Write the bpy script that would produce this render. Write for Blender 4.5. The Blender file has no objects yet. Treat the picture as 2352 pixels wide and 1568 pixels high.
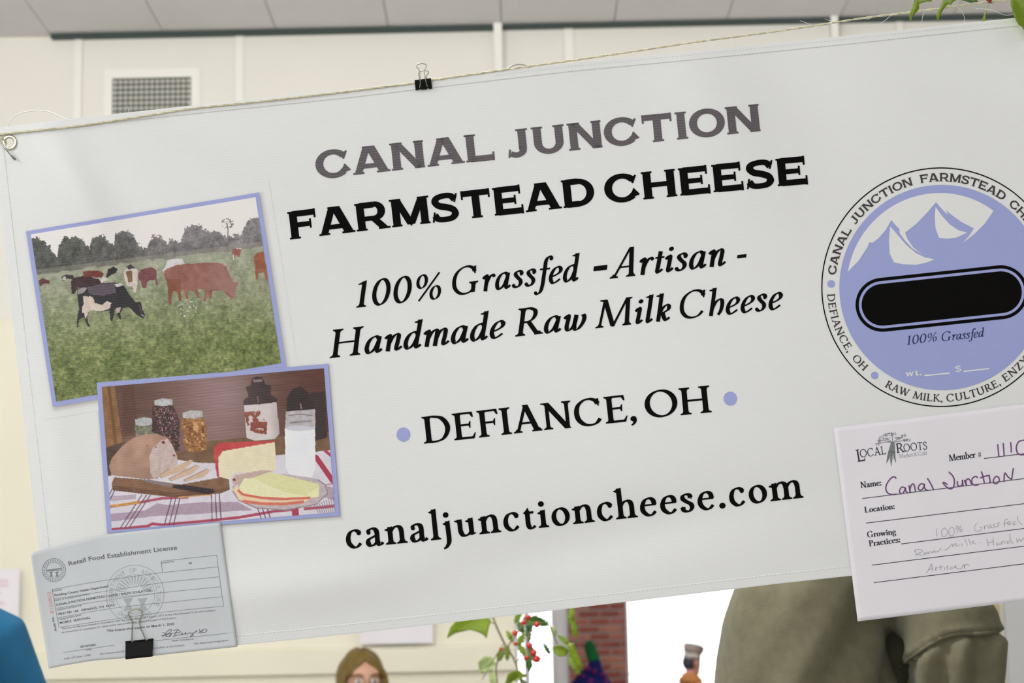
import bpy, bmesh, math, random
import numpy as np
from mathutils import Vector, Matrix, noise as mnoise
from mathutils.geometry import tessellate_polygon

random.seed(7)
RNG = np.random.default_rng(11)
SC = bpy.context.scene
COL = SC.collection

# ------------------------------------------------------------------ camera
FPX = 70.0 / 36.0 * 2352.0
CAM_H = 1.40
PITCH = math.atan((1520 - 784) / FPX)
ROLL = math.radians(1.2)
BD = 2.24                                   # distance of the banner
CAM = np.array([0.0, 0.0, CAM_H])
_f = np.array([0, math.cos(PITCH), math.sin(PITCH)])
_r0 = np.array([1.0, 0, 0]); _u0 = np.array([0, -math.sin(PITCH), math.cos(PITCH)])
_r = math.cos(ROLL) * _r0 - math.sin(ROLL) * _u0
_u = math.sin(ROLL) * _r0 + math.cos(ROLL) * _u0
cam = bpy.data.cameras.new('camera'); cam.lens = 70; cam.sensor_width = 36
cam.clip_start = 0.05; cam.clip_end = 200
camo = bpy.data.objects.new('camera', cam); COL.objects.link(camo)
M = Matrix.Identity(4)
for i in range(3):
    M[i][0] = _r[i]; M[i][1] = _u[i]; M[i][2] = -_f[i]; M[i][3] = CAM[i]
camo.matrix_world = M
cam.dof.use_dof = True
cam.dof.focus_distance = BD
cam.dof.aperture_fstop = 0.070 / 0.0066     # about a 6.6 mm pupil
SC.camera = camo

# ------------------------------------------------------------------ world, lights, exposure
w = bpy.data.worlds.new('world'); SC.world = w; w.use_nodes = True
bg = w.node_tree.nodes['Background']
bg.inputs[0].default_value = (0.95, 0.975, 1.0, 1); bg.inputs[1].default_value = 3.2
SC.view_settings.view_transform = 'Standard'; SC.view_settings.look = 'None'
SC.view_settings.exposure = 0.06; SC.view_settings.gamma = 1.0
SC.view_settings.use_curve_mapping = False
SC.cycles.max_bounces = 5; SC.cycles.diffuse_bounces = 3; SC.cycles.glossy_bounces = 2; SC.cycles.transmission_bounces = 2
LIGHTS = [  # (x, y, z below ceiling, power) added point lights brightening wall, banner, man and far room
    (-3.6, 5.0, 0.75, 26), (-1.2, 5.0, 0.75, 24), (1.2, 5.2, 0.75, 20), (3.6, 5.0, 0.75, 30),
    (-2.8, 0.4, 0.75, 84), (2.2, -0.8, 0.75, 30), (-0.45, 2.95, 0.85, 135),  # first two fill the banner front, the last lights the man's shoulder
    (1.6, 12.0, 0.6, 90), (0.6, 16.6, 0.6, 100)]

# ------------------------------------------------------------------ helpers
def lin(c):
    out = []
    for v in c[:3]:
        v = v / 255.0
        out.append(v / 12.92 if v <= 0.04045 else ((v + 0.055) / 1.055) ** 2.4)
    return out
GAIN = 0.86
def alb(c):
    return tuple(min(0.93, v / GAIN) for v in lin(c)) + (1.0,)
def lin_np(a):
    a = np.clip(a, 0, 255) / 255.0
    return np.where(a <= 0.04045, a / 12.92, ((a + 0.055) / 1.055) ** 2.4)

MATS = {}
def mat(name, c, rough=0.6, var=0.0, vscale=8.0, bump=0.0, bscale=60.0, metal=0.0, spec=0.4, sheen=0.0):
    if name in MATS: return MATS[name]
    m = bpy.data.materials.new(name); m.use_nodes = True
    nt = m.node_tree; b = nt.nodes['Principled BSDF']
    b.inputs['Base Color'].default_value = alb(c); b.inputs['Roughness'].default_value = rough
    b.inputs['Metallic'].default_value = metal; b.inputs['Specular IOR Level'].default_value = spec
    if sheen: b.inputs['Sheen Weight'].default_value = sheen
    geo = nt.nodes.new('ShaderNodeNewGeometry')
    if var > 0:
        n = nt.nodes.new('ShaderNodeTexNoise'); n.inputs['Scale'].default_value = vscale; n.inputs['Detail'].default_value = 4
        nt.links.new(geo.outputs['Position'], n.inputs['Vector'])
        r = nt.nodes.new('ShaderNodeValToRGB')
        a = alb(c)
        r.color_ramp.elements[0].position = 0.3; r.color_ramp.elements[1].position = 0.7
        r.color_ramp.elements[0].color = tuple(v * (1 - var) for v in a[:3]) + (1,)
        r.color_ramp.elements[1].color = tuple(min(0.95, v * (1 + var)) for v in a[:3]) + (1,)
        nt.links.new(n.outputs['Fac'], r.inputs['Fac']); nt.links.new(r.outputs['Color'], b.inputs['Base Color'])
    if bump > 0:
        n2 = nt.nodes.new('ShaderNodeTexNoise'); n2.inputs['Scale'].default_value = bscale; n2.inputs['Detail'].default_value = 3
        nt.links.new(geo.outputs['Position'], n2.inputs['Vector'])
        bu = nt.nodes.new('ShaderNodeBump'); bu.inputs['Strength'].default_value = bump; bu.inputs['Distance'].default_value = 0.01
        nt.links.new(n2.outputs['Fac'], bu.inputs['Height']); nt.links.new(bu.outputs['Normal'], b.inputs['Normal'])
    MATS[name] = m
    return m

UPB = None
def vinyl(name, c=None, rough=0.42, spec=0.45, rib=0.045):
    """printed vinyl: colour (or the mesh's own colour attribute) with the fine horizontal rib of the cloth"""
    if name in MATS: return MATS[name]
    m = bpy.data.materials.new(name); m.use_nodes = True
    nt = m.node_tree; b = nt.nodes['Principled BSDF']
    if c is None:
        at = nt.nodes.new('ShaderNodeAttribute'); at.attribute_name = 'Col'
        nt.links.new(at.outputs['Color'], b.inputs['Base Color'])
    else:
        b.inputs['Base Color'].default_value = alb(c)
    b.inputs['Roughness'].default_value = rough; b.inputs['Specular IOR Level'].default_value = spec
    geo = nt.nodes.new('ShaderNodeNewGeometry')
    dt = nt.nodes.new('ShaderNodeVectorMath'); dt.operation = 'DOT_PRODUCT'
    nt.links.new(geo.outputs['Position'], dt.inputs[0])
    a = math.radians(6.2)
    v = _u * math.cos(a) - _r * math.sin(a)
    dt.inputs[1].default_value = tuple(v)
    n = nt.nodes.new('ShaderNodeTexNoise'); n.inputs['Scale'].default_value = 45; n.inputs['Detail'].default_value = 1
    nt.links.new(geo.outputs['Position'], n.inputs['Vector'])
    ma = nt.nodes.new('ShaderNodeMath'); ma.operation = 'MULTIPLY_ADD'; ma.inputs[1].default_value = 2 * math.pi / 0.0029
    nt.links.new(dt.outputs['Value'], ma.inputs[0])
    mm = nt.nodes.new('ShaderNodeMath'); mm.operation = 'MULTIPLY'; mm.inputs[1].default_value = 3.0
    nt.links.new(n.outputs['Fac'], mm.inputs[0]); nt.links.new(mm.outputs[0], ma.inputs[2])
    si = nt.nodes.new('ShaderNodeMath'); si.operation = 'SINE'; nt.links.new(ma.outputs[0], si.inputs[0])
    bu = nt.nodes.new('ShaderNodeBump'); bu.inputs['Strength'].default_value = rib; bu.inputs['Distance'].default_value = 0.0006
    nt.links.new(si.outputs[0], bu.inputs['Height']); nt.links.new(bu.outputs['Normal'], b.inputs['Normal'])
    MATS[name] = m
    return m

WORLDLOC = {}
def empty(name, loc, label=None, cat=None, group=None, kind=None):
    o = bpy.data.objects.new(name, None); COL.objects.link(o); o.location = loc
    o.empty_display_size = 0.05
    WORLDLOC[o] = np.array(loc, float)
    tag(o, label, cat, group, kind)
    return o
def tag(o, label=None, cat=None, group=None, kind=None):
    if label: o['label'] = label
    if cat: o['category'] = cat
    if group: o['group'] = group
    if kind: o['kind'] = kind
    return o
def mk(name, verts, faces, material, parent=None, smooth=False, col=None, loc=None):
    """verts in world space"""
    v = np.asarray(verts, float).reshape(-1, 3)
    if parent is not None: L = WORLDLOC[parent]
    elif loc is not None: L = np.array(loc, float)
    else:
        mn, mx = v.min(0), v.max(0); L = np.array([(mn[0] + mx[0]) / 2, (mn[1] + mx[1]) / 2, mn[2]])
    me = bpy.data.meshes.new(name)
    if isinstance(faces, np.ndarray): faces = faces.tolist()
    me.from_pydata((v - L).tolist(), [], faces)
    if isinstance(material, (list, tuple)):
        for mm in material: me.materials.append(mm)
    elif material: me.materials.append(material)
    if smooth: me.polygons.foreach_set('use_smooth', [True] * len(me.polygons))
    if col is not None:
        at = me.color_attributes.new('Col', 'FLOAT_COLOR', 'POINT')
        c4 = np.ones((len(v), 4), np.float32); c4[:, :3] = col
        at.data.foreach_set('color', c4.ravel())
    me.update()
    o = bpy.data.objects.new(name, me); COL.objects.link(o)
    if parent is not None:
        o.parent = parent; WORLDLOC[o] = L
    else:
        o.location = L; WORLDLOC[o] = L
    return o

class MB:
    def __init__(s): s.v = []; s.f = []
    def add(s, vs, fs):
        b = len(s.v); s.v += [tuple(x) for x in vs]; s.f += [tuple(i + b for i in q) for q in fs]; return s
    def box(s, x0, x1, y0, y1, z0, z1):
        return s.add([(x0,y0,z0),(x1,y0,z0),(x1,y1,z0),(x0,y1,z0),(x0,y0,z1),(x1,y0,z1),(x1,y1,z1),(x0,y1,z1)],
                     [(0,3,2,1),(4,5,6,7),(0,1,5,4),(1,2,6,5),(2,3,7,6),(3,0,4,7)])
    def tube(s, pts, rad, seg=8, cap=True):
        pts = [np.array(p, float) for p in pts]; n = len(pts)
        if np.isscalar(rad): rad = [rad] * n
        ring = []; up = None
        for i, p in enumerate(pts):
            t = pts[min(i + 1, n - 1)] - pts[max(i - 1, 0)]
            t = t / (np.linalg.norm(t) + 1e-12)
            if up is None:
                up = np.array([0, 0, 1.0]) if abs(t[2]) < 0.9 else np.array([1.0, 0, 0])
            a = np.cross(t, up); a /= np.linalg.norm(a) + 1e-12; bb = np.cross(a, t); up = bb
            r = rad[i]; rx, ry = (r, r) if np.isscalar(r) else r
            ring.append([p + a * rx * math.cos(k * 2 * math.pi / seg) + bb * ry * math.sin(k * 2 * math.pi / seg) for k in range(seg)])
        vs = [q for rr in ring for q in rr]; fs = []
        for i in range(n - 1):
            for k in range(seg):
                k2 = (k + 1) % seg
                fs.append((i * seg + k, i * seg + k2, (i + 1) * seg + k2, (i + 1) * seg + k))
        if cap:
            fs.append(tuple(range(seg))[::-1]); fs.append(tuple((n - 1) * seg + k for k in range(seg)))
        return s.add(vs, fs)
    def ell(s, c, r, seg=16, rings=10, rot=None):
        vs = []; fs = []
        R = np.array(rot) if rot is not None else np.eye(3)
        c = np.array(c, float); r = np.array(r if not np.isscalar(r) else (r, r, r), float)
        vs.append(c + R @ (np.array([0, 0, -1]) * r))
        for i in range(1, rings):
            ph = -math.pi / 2 + math.pi * i / rings
            for k in range(seg):
                t = 2 * math.pi * k / seg
                vs.append(c + R @ (np.array([math.cos(ph) * math.cos(t), math.cos(ph) * math.sin(t), math.sin(ph)]) * r))
        vs.append(c + R @ (np.array([0, 0, 1]) * r)); last = len(vs) - 1
        for k in range(seg):
            fs.append((0, 1 + (k + 1) % seg, 1 + k)); 
            b = 1 + (rings - 2) * seg
            fs.append((last, b + k, b + (k + 1) % seg))
        for i in range(rings - 2):
            for k in range(seg):
                a = 1 + i * seg; k2 = (k + 1) % seg
                fs.append((a + k, a + k2, a + seg + k2, a + seg + k))
        return s.add(vs, fs)
    def build(s, name, material, parent=None, smooth=False, loc=None):
        return mk(name, s.v, s.f, material, parent, smooth, loc=loc)

def ray(px, py):
    return _f + _r * (px - 1176) / FPX + _u * (784 - py) / FPX
def onY(px, py, Y):
    d = ray(px, py); return CAM + d * (Y / d[1])
def catmull(P, n=8, closed=False):
    P = [np.array(p, float) for p in P]; m = len(P); out = []
    segs = m if closed else m - 1
    for i in range(segs):
        if closed: a, b, c, d = P[i - 1], P[i], P[(i + 1) % m], P[(i + 2) % m]
        else: a, b, c, d = P[max(i - 1, 0)], P[i], P[i + 1], P[min(i + 2, m - 1)]
        for k in range(n):
            t = k / n
            out.append(0.5 * ((2 * b) + (-a + c) * t + (2 * a - 5 * b + 4 * c - d) * t * t + (-a + 3 * b - 3 * c + d) * t ** 3))
    if not closed: out.append(P[-1])
    return out

# ------------------------------------------------------------------ the banner's surface
# banner coordinates are 1/2042 m units, x to the right and y down, origin at the upper left of the visible part
BS = FPX / BD
def wrinkle(x, y):
    """height of the hanging vinyl above its plane (metres, towards the viewer)"""
    x = np.asarray(x, float); y = np.asarray(y, float)
    def ridge(cx, cy, ang, wl, length, amp):
        a = math.radians(ang); dx, dy = x - cx, y - cy
        along = dx * math.cos(a) + dy * math.sin(a); ac = -dx * math.sin(a) + dy * math.cos(a)
        return amp * np.exp(-(ac / wl) ** 2) * np.exp(-(along / length) ** 2)
    h = 0.0022 * np.sin(x / 330.0 + y / 900.0 + 0.6) + 0.0016 * np.sin(x / 210.0 - y / 420.0 + 2.0)
    h = h + 0.0012 * np.sin(y / 190.0 + x / 700.0) + 0.0030 * np.sin(x / 760.0 + 1.1)
    h = h + ridge(170, 430, 62, 55, 190, 0.0035) + ridge(420, 380, 35, 70, 260, -0.0026)
    h = h + ridge(120, 1000, 78, 60, 300, 0.0022) + ridge(1000, 700, 20, 130, 380, -0.0022)
    h = h + ridge(1650, 250, 60, 110, 260, 0.0030) + ridge(2050, 260, 40, 120, 300, 0.0024)
    h = h + ridge(1400, 1230, -12, 70, 380, -0.0022) + ridge(700, 1350, -8, 60, 300, 0.0024)
    h = h + ridge(2250, 130, 20, 60, 200, -0.002)
    return h * 2.3
def B3(px, py, h=0.0):
    """point of the banner plane, h metres towards the viewer above the wrinkled cloth"""
    px = np.asarray(px, float); py = np.asarray(py, float)
    hh = wrinkle(px, py) + h
    k = 1 - hh / BD                          # the cloth narrows a little where it bulges
    X = (px - 1176) / BS * k; Yv = (784 - py) / BS * k
    return (CAM + _f * BD)[None, :] + X.reshape(-1, 1) * _r + Yv.reshape(-1, 1) * _u - hh.reshape(-1, 1) * _f
def B1(px, py, h=0.0): return B3([px], [py], h)[0]
LAY = 0.00022

def split_tris(P, T, lim=14.0):
    P = [tuple(p) for p in P]; out = []; st = list(T); cache = {}
    while st:
        a, b, c = st.pop()
        L = [math.dist(P[a], P[b]), math.dist(P[b], P[c]), math.dist(P[c], P[a])]
        m = max(L)
        if m <= lim: out.append((a, b, c)); continue
        k = L.index(m)
        if k == 1: a, b, c = b, c, a
        elif k == 2: a, b, c = c, a, b
        key = (min(a, b), max(a, b))
        if key not in cache:
            cache[key] = len(P); P.append(((P[a][0] + P[b][0]) / 2, (P[a][1] + P[b][1]) / 2))
        q = cache[key]; st += [(a, q, c), (q, b, c)]
    return P, out

class Print:
    """flat print collected in sheet coordinates, then laid on a surface"""
    def __init__(s): s.p = []; s.f = []
    def tris(s, P, T, lim=14.0):
        P, T = split_tris(P, T, lim); b = len(s.p)
        s.p += P; s.f += [(i + b, j + b, k + b) for i, j, k in T]
    def poly(s, P, lim=14.0):
        T = tessellate_polygon([[Vector((p[0], p[1], 0)) for p in P]])
        s.tris(P, [tuple(t) for t in T], lim)
    def strip(s, C, W):
        """ribbon with centre line C and widths W"""
        n = len(C); b = len(s.p)
        for i in range(n):
            t = np.array(C[min(i + 1, n - 1)]) - np.array(C[max(i - 1, 0)]); t = t / (np.linalg.norm(t) + 1e-9)
            nn = np.array([-t[1], t[0]]) * (W[i] if not np.isscalar(W) else W) / 2
            s.p += [tuple(np.array(C[i]) + nn), tuple(np.array(C[i]) - nn)]
        for i in range(n - 1):
            a = b + 2 * i; s.f.append((a, a + 1, a + 3, a + 2))
    def line(s, P, wd, step=12.0):
        C = []
        for a, b in zip(P[:-1], P[1:]):
            n = max(1, int(math.dist(a, b) / step))
            for k in range(n): C.append((a[0] + (b[0] - a[0]) * k / n, a[1] + (b[1] - a[1]) * k / n))
        C.append(tuple(P[-1])); s.strip(C, wd)
    def dot(s, x, y, r, ry=None, n=20):
        s.poly([(x + r * math.cos(2 * math.pi * k / n), y + (ry or r) * math.sin(2 * math.pi * k / n)) for k in range(n)])
    def disc(s, x, y, r, rings=18, seg=120):
        b = len(s.p); s.p.append((x, y))
        for i in range(1, rings + 1):
            for k in range(seg):
                t = 2 * math.pi * k / seg; s.p.append((x + r * i / rings * math.cos(t), y + r * i / rings * math.sin(t)))
        for k in range(seg): s.f.append((b, b + 1 + k, b + 1 + (k + 1) % seg))
        for i in range(rings - 1):
            for k in range(seg):
                a = b + 1 + i * seg; k2 = (k + 1) % seg
                s.f.append((a + k, a + k2, a + seg + k2, a + seg + k))
    def circle(s, x, y, r, wd, seg=160, ry=None):
        C = [(x + r * math.cos(2 * math.pi * k / seg), y + (ry or r) * math.sin(2 * math.pi * k / seg)) for k in range(seg + 1)]
        s.strip(C, wd)
    def lay(s, name, material, parent, h, surf=None, label=None):
        P = np.array(s.p); surf = surf or B3
        # keep every face turned to the viewer
        F = []
        for q in s.f:
            x = P[list(q)]; ar = 0.0
            for i in range(len(q)):
                j = (i + 1) % len(q); ar += x[i][0] * x[j][1] - x[j][0] * x[i][1]
            F.append(q[::-1] if ar > 0 else q)
        o = mk(name, surf(P[:, 0], P[:, 1], h), F, material, parent, smooth=True)
        if label: o['label'] = label
        return o
# ------------------------------------------------------------------ lettering (own skeleton letterforms)
def _nibw(t, st):
    stem, hair, phi = st
    a = math.atan2(t[1], t[0]) - phi
    return math.sqrt((stem * math.sin(a)) ** 2 + (hair * math.cos(a)) ** 2)
class G:
    """collects the pieces of one glyph in em units: list of ('strip',C,W) / ('poly',P)"""
    def __init__(s, st): s.st = st; s.o = []
    def sm(s, P, k=1.0, closed=False, n=7):
        C = catmull(P, n, closed)
        if closed: C = C + [C[0], C[1]]
        W = []
        for i in range(len(C)):
            t = C[min(i + 1, len(C) - 1)] - C[max(i - 1, 0)]; W.append(_nibw(t, s.st) * k)
        s.o.append(('strip', C, W)); return s
    def ln(s, P, k=1.0, w=None):
        for a, b in zip(P[:-1], P[1:]):
            a = np.array(a, float); b = np.array(b, float)
            ww = w if w is not None else _nibw(b - a, s.st) * k
            s.o.append(('strip', [a, (a + b) / 2, b], [ww] * 3))
        return s
    def para(s, x0, y0, x1, y1, w):
        s.o.append(('poly', [(x0 - w / 2, y0), (x0 + w / 2, y0), (x1 + w / 2, y1), (x1 - w / 2, y1)])); return s
    def hb(s, x0, x1, y, t=None):
        t = t or s.st[1] * 1.15
        s.o.append(('poly', [(x0, y - t / 2), (x1, y - t / 2), (x1, y + t / 2), (x0, y + t / 2)])); return s
    def pl(s, P): s.o.append(('poly', P)); return s
    def dot(s, x, y, r): 
        s.o.append(('poly', [(x + r * math.cos(2 * math.pi * k / 14), y + r * math.sin(2 * math.pi * k / 14)) for k in range(14)])); return s
    def el(s, cx, cy, rx, ry, k=1.0):
        return s.sm([(cx + rx * math.cos(t * math.pi / 6), cy + ry * math.sin(t * math.pi / 6)) for t in range(12)], k, True, 5)
    def sf(s, x, y, d, l=None, r=None, hw=None):
        """bracketed serif at (x,y); d=+1 rises above y (foot), -1 hangs below (head)"""
        hw = hw if hw is not None else s.st[0] / 2
        l = (hw + 0.085) if l is None else l; r = (hw + 0.085) if r is None else r
        t = 0.042
        P = [(x - l, y), (x + r, y), (x + r, y + d * t), (x + hw + 0.02, y + d * (t + 0.035)), (x + hw, y + d * 0.13),
             (x - hw, y + d * 0.13), (x - hw - 0.02, y + d * (t + 0.035)), (x - l, y + d * t)]
        s.o.append(('poly', P)); return s
    def v(s, x, y0, y1, foot=1, head=1, k=1.0):
        w = s.st[0] * k
        s.para(x, y0, x, y1, w)
        if foot: s.sf(x, y0, 1, hw=w / 2)
        if head == 1: s.sf(x, y1, -1, hw=w / 2)
        if head == 2: s.pl([(x + w / 2, y1 + 0.02), (x - w / 2 - 0.09, y1 - 0.075), (x - w / 2 - 0.08, y1 - 0.105), (x - w / 2, y1 - 0.14), (x + w / 2, y1 - 0.12)])
        return s

def roman(ch, st):
    g = G(st); S, H = st[0], st[1]; a = None
    def term(x, y, d):  # hanging beak of a horizontal arm
        g.pl([(x, y), (x + 0.02, y - d * 0.20), (x - 0.025, y - d * 0.20), (x - 0.11, y - d * 0.03), (x - 0.11, y)])
    if ch == 'I': a = .42; g.v(.21, 0, 1)
    elif ch == 'D': a = .93; g.v(.2, 0, 1, 1, 1); g.sm([(.2, .965), (.40, .965), (.64, .88), (.79, .62), (.78, .36), (.64, .12), (.42, .035), (.2, .035)])
    elif ch in 'EF':
        a = .76 if ch == 'E' else .68
        g.v(.2, 0, 1); g.hb(.2, .62, .965); term(.66, 1.0, 1)
        g.hb(.2, .52, .53); g.pl([(.50, .53), (.56, .66), (.59, .66), (.57, .40), (.54, .40)])
        if ch == 'E': g.hb(.2, .64, .04, H * 1.3); g.pl([(.50, 0), (.66, 0), (.72, .22), (.69, .22), (.60, .08), (.50, .07)])
    elif ch == 'A':
        a = .88; g.para(.14, 0, .43, 1.0, S * .62); g.para(.74, 0, .43, 1.02, S * 1.12); g.hb(.26, .62, .34)
        g.sf(.14, 0, 1, .13, .14, S * .3); g.sf(.74, 0, 1, .17, .15, S * .55)
    elif ch == 'N':
        a = 1.0; g.v(.2, 0, 1, 1, 0, .72); g.para(.17, 1.0, .80, -.02, S * 1.25); g.v(.80, 0, 1, 0, 1, .72); g.pl([(.02, 1), (.24, 1), (.2, .87), (.14, .93), (.02, .96)])
    elif ch in 'CG':
        a = .92; g.sm([(.76, .78), (.70, .90), (.54, .98), (.34, .95), (.16, .78), (.095, .52), (.14, .25), (.30, .06), (.50, .01), (.68, .07), (.80, .22)])
        g.pl([(.74, .98), (.80, .98), (.80, .70), (.765, .70), (.70, .86)])
        if ch == 'G': a = 1.0; g.v(.76, .03, .42, 0, 1)
    elif ch == 'O': a = 1.02; g.el(.51, .5, .405, .475)
    elif ch == 'H': a = 1.0; g.v(.2, 0, 1); g.v(.79, 0, 1); g.hb(.2, .79, .51)
    elif ch in 'RP':
        a = .84 if ch == 'R' else .70; g.v(.2, 0, 1)
        g.sm([(.2, .965), (.40, .965), (.55, .88), (.575, .72), (.50, .56), (.36, .49), (.2, .485)])
        if ch == 'R': g.para(.72, 0, .38, .52, S * 1.15); g.sf(.72, 0, 1, .10, .16, S * .5)
    elif ch == 'W':
        a = 1.30; g.para(.40, 0, .12, 1, S * 1.1); g.para(.40, 0, .64, .98, S * .6); g.para(.86, 0, .58, 1, S * 1.1); g.para(.86, 0, 1.12, 1, S * .6)
        for x in (.12, .58, 1.12): g.sf(x, 1, -1, .14, .14, S * .4)
    elif ch == 'M':
        a = 1.16; g.para(.14, 0, .22, 1, S * .62); g.para(.22, 1, .56, .02, S * 1.1); g.para(.56, .0, .92, 1, S * .6); g.para(1.0, 0, .94, 1, S)
        g.sf(.14, 0, 1, .13, .13, S * .3); g.sf(1.0, 0, 1, .14, .14, S * .5); g.pl([(.06, 1), (.28, 1), (.24, .9), (.06, .96)]); g.pl([(.86, 1), (1.08, 1), (1.08, .96), (.92, .9)])
    elif ch == 'L': a = .74; g.v(.2, 0, 1); g.hb(.2, .62, .04, H * 1.3); g.pl([(.48, 0), (.66, 0), (.72, .26), (.69, .26), (.60, .09), (.48, .07)])
    elif ch == 'K':
        a = .90; g.v(.2, 0, 1); g.para(.24, .42, .66, 1, S * .62); g.para(.76, 0, .34, .56, S * 1.2); g.sf(.66, 1, -1, .13, .12, S * .3); g.sf(.77, 0, 1, .12, .16, S * .5)
    elif ch == 'U':
        a = .96; g.sm([(.2, 1), (.2, .6), (.2, .30), (.28, .09), (.47, .015), (.66, .09), (.76, .30), (.76, .6), (.76, 1)]); g.sf(.2, 1, -1); g.sf(.76, 1, -1)
    elif ch == 'T': a = .80; g.v(.40, 0, 1, 1, 0); g.hb(.08, .72, .965); g.pl([(.06, 1), (.16, 1), (.16, .95), (.07, .78), (.035, .78)]); g.pl([(.74, 1), (.64, 1), (.64, .95), (.73, .78), (.765, .78)])
    elif ch == 'Z': a = .76; g.hb(.10, .66, .965); g.hb(.08, .66, .04); g.para(.16, .02, .58, .98, S * 1.2); g.pl([(.08, 1), (.18, 1), (.10, .8), (.07, .8)]); g.pl([(.62, 0), (.68, 0), (.71, .22), (.68, .22)])
    elif ch == 'Y': a = .84; g.para(.40, .44, .12, 1, S * 1.1); g.para(.42, .44, .70, 1, S * .6); g.v(.41, 0, .48, 1, 0); g.sf(.12, 1, -1, .12, .14, S * .4); g.sf(.70, 1, -1, .13, .12, S * .3)
    elif ch == 'S': a = .62; g.sm([(.50, .78), (.46, .92), (.32, .985), (.16, .93), (.11, .78), (.18, .62), (.34, .51), (.49, .40), (.54, .24), (.46, .07), (.30, .01), (.15, .06), (.09, .22)]); g.pl([(.49, .98), (.54, .98), (.55, .72), (.51, .72)]); g.pl([(.07, .02), (.11, .02), (.11, .28), (.07, .28)])
    elif ch == 'a':
        a = .56; g.sm([(.10, .47), (.15, .55), (.25, .585), (.34, .54), (.375, .44), (.375, .3), (.375, .15), (.41, .045), (.47, .035), (.54, .10)])
        g.sm([(.375, .36), (.24, .30), (.12, .235), (.085, .13), (.14, .035), (.23, .03), (.32, .09), (.375, .17)]); g.dot(.125, .455, S * .42)
    elif ch == 'b': a = .62; g.v(.14, .03, 1.02, 0, 2); g.sm([(.14, .42), (.23, .54), (.34, .585), (.46, .53), (.53, .33), (.48, .12), (.35, .025), (.22, .03), (.14, .10)])
    elif ch == 'c': a = .52; g.sm([(.44, .47), (.40, .54), (.30, .585), (.17, .53), (.095, .36), (.11, .17), (.22, .04), (.34, .03), (.46, .14)]); g.dot(.425, .475, S * .45)
    elif ch in 'eé':
        a = .54; g.sm([(.455, .365), (.43, .51), (.32, .585), (.18, .53), (.095, .35), (.11, .17), (.23, .04), (.36, .03), (.48, .14)]); g.hb(.10, .51, .365, H * .95)
        if ch == 'é': g.para(.24, .70, .38, .86, .08)
    elif ch == 'd': a = .62; g.v(.46, .03, 1.02, 0, 2); g.sm([(.46, .46), (.36, .57), (.22, .565), (.095, .42), (.09, .20), (.18, .04), (.30, .02), (.46, .14)]); g.pl([(.46, 0), (.60, .05), (.60, .08), (.5, .09)])
    elif ch == 'f': a = .40; g.sm([(.44, .90), (.38, .985), (.27, .97), (.205, .85), (.19, .7), (.19, .4), (.19, 0)]); g.hb(.06, .38, .555); g.sf(.19, 0, 1); g.dot(.42, .90, S * .5)
    elif ch == 'g':
        a = .58; g.el(.27, .40, .165, .175); g.sm([(.18, .25), (.11, .17), (.16, .08), (.34, .04), (.47, -.05), (.45, -.20), (.27, -.28), (.10, -.23), (.08, -.11), (.19, .0)]); g.ln([(.38, .53), (.54, .56)], w=S * .55)
    elif ch == 'h': a = .64; g.v(.14, 0, 1.02, 1, 2); g.sm([(.14, .40), (.23, .52), (.34, .58), (.44, .54), (.48, .43), (.485, .25), (.485, .0)]); g.sf(.485, 0, 1)
    elif ch == 'n': a = .64; g.v(.14, 0, .58, 1, 2); g.sm([(.14, .40), (.23, .52), (.34, .58), (.44, .54), (.48, .43), (.485, .25), (.485, .0)]); g.sf(.485, 0, 1)
    elif ch == 'm':
        a = .98; g.v(.14, 0, .58, 1, 2)
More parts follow.
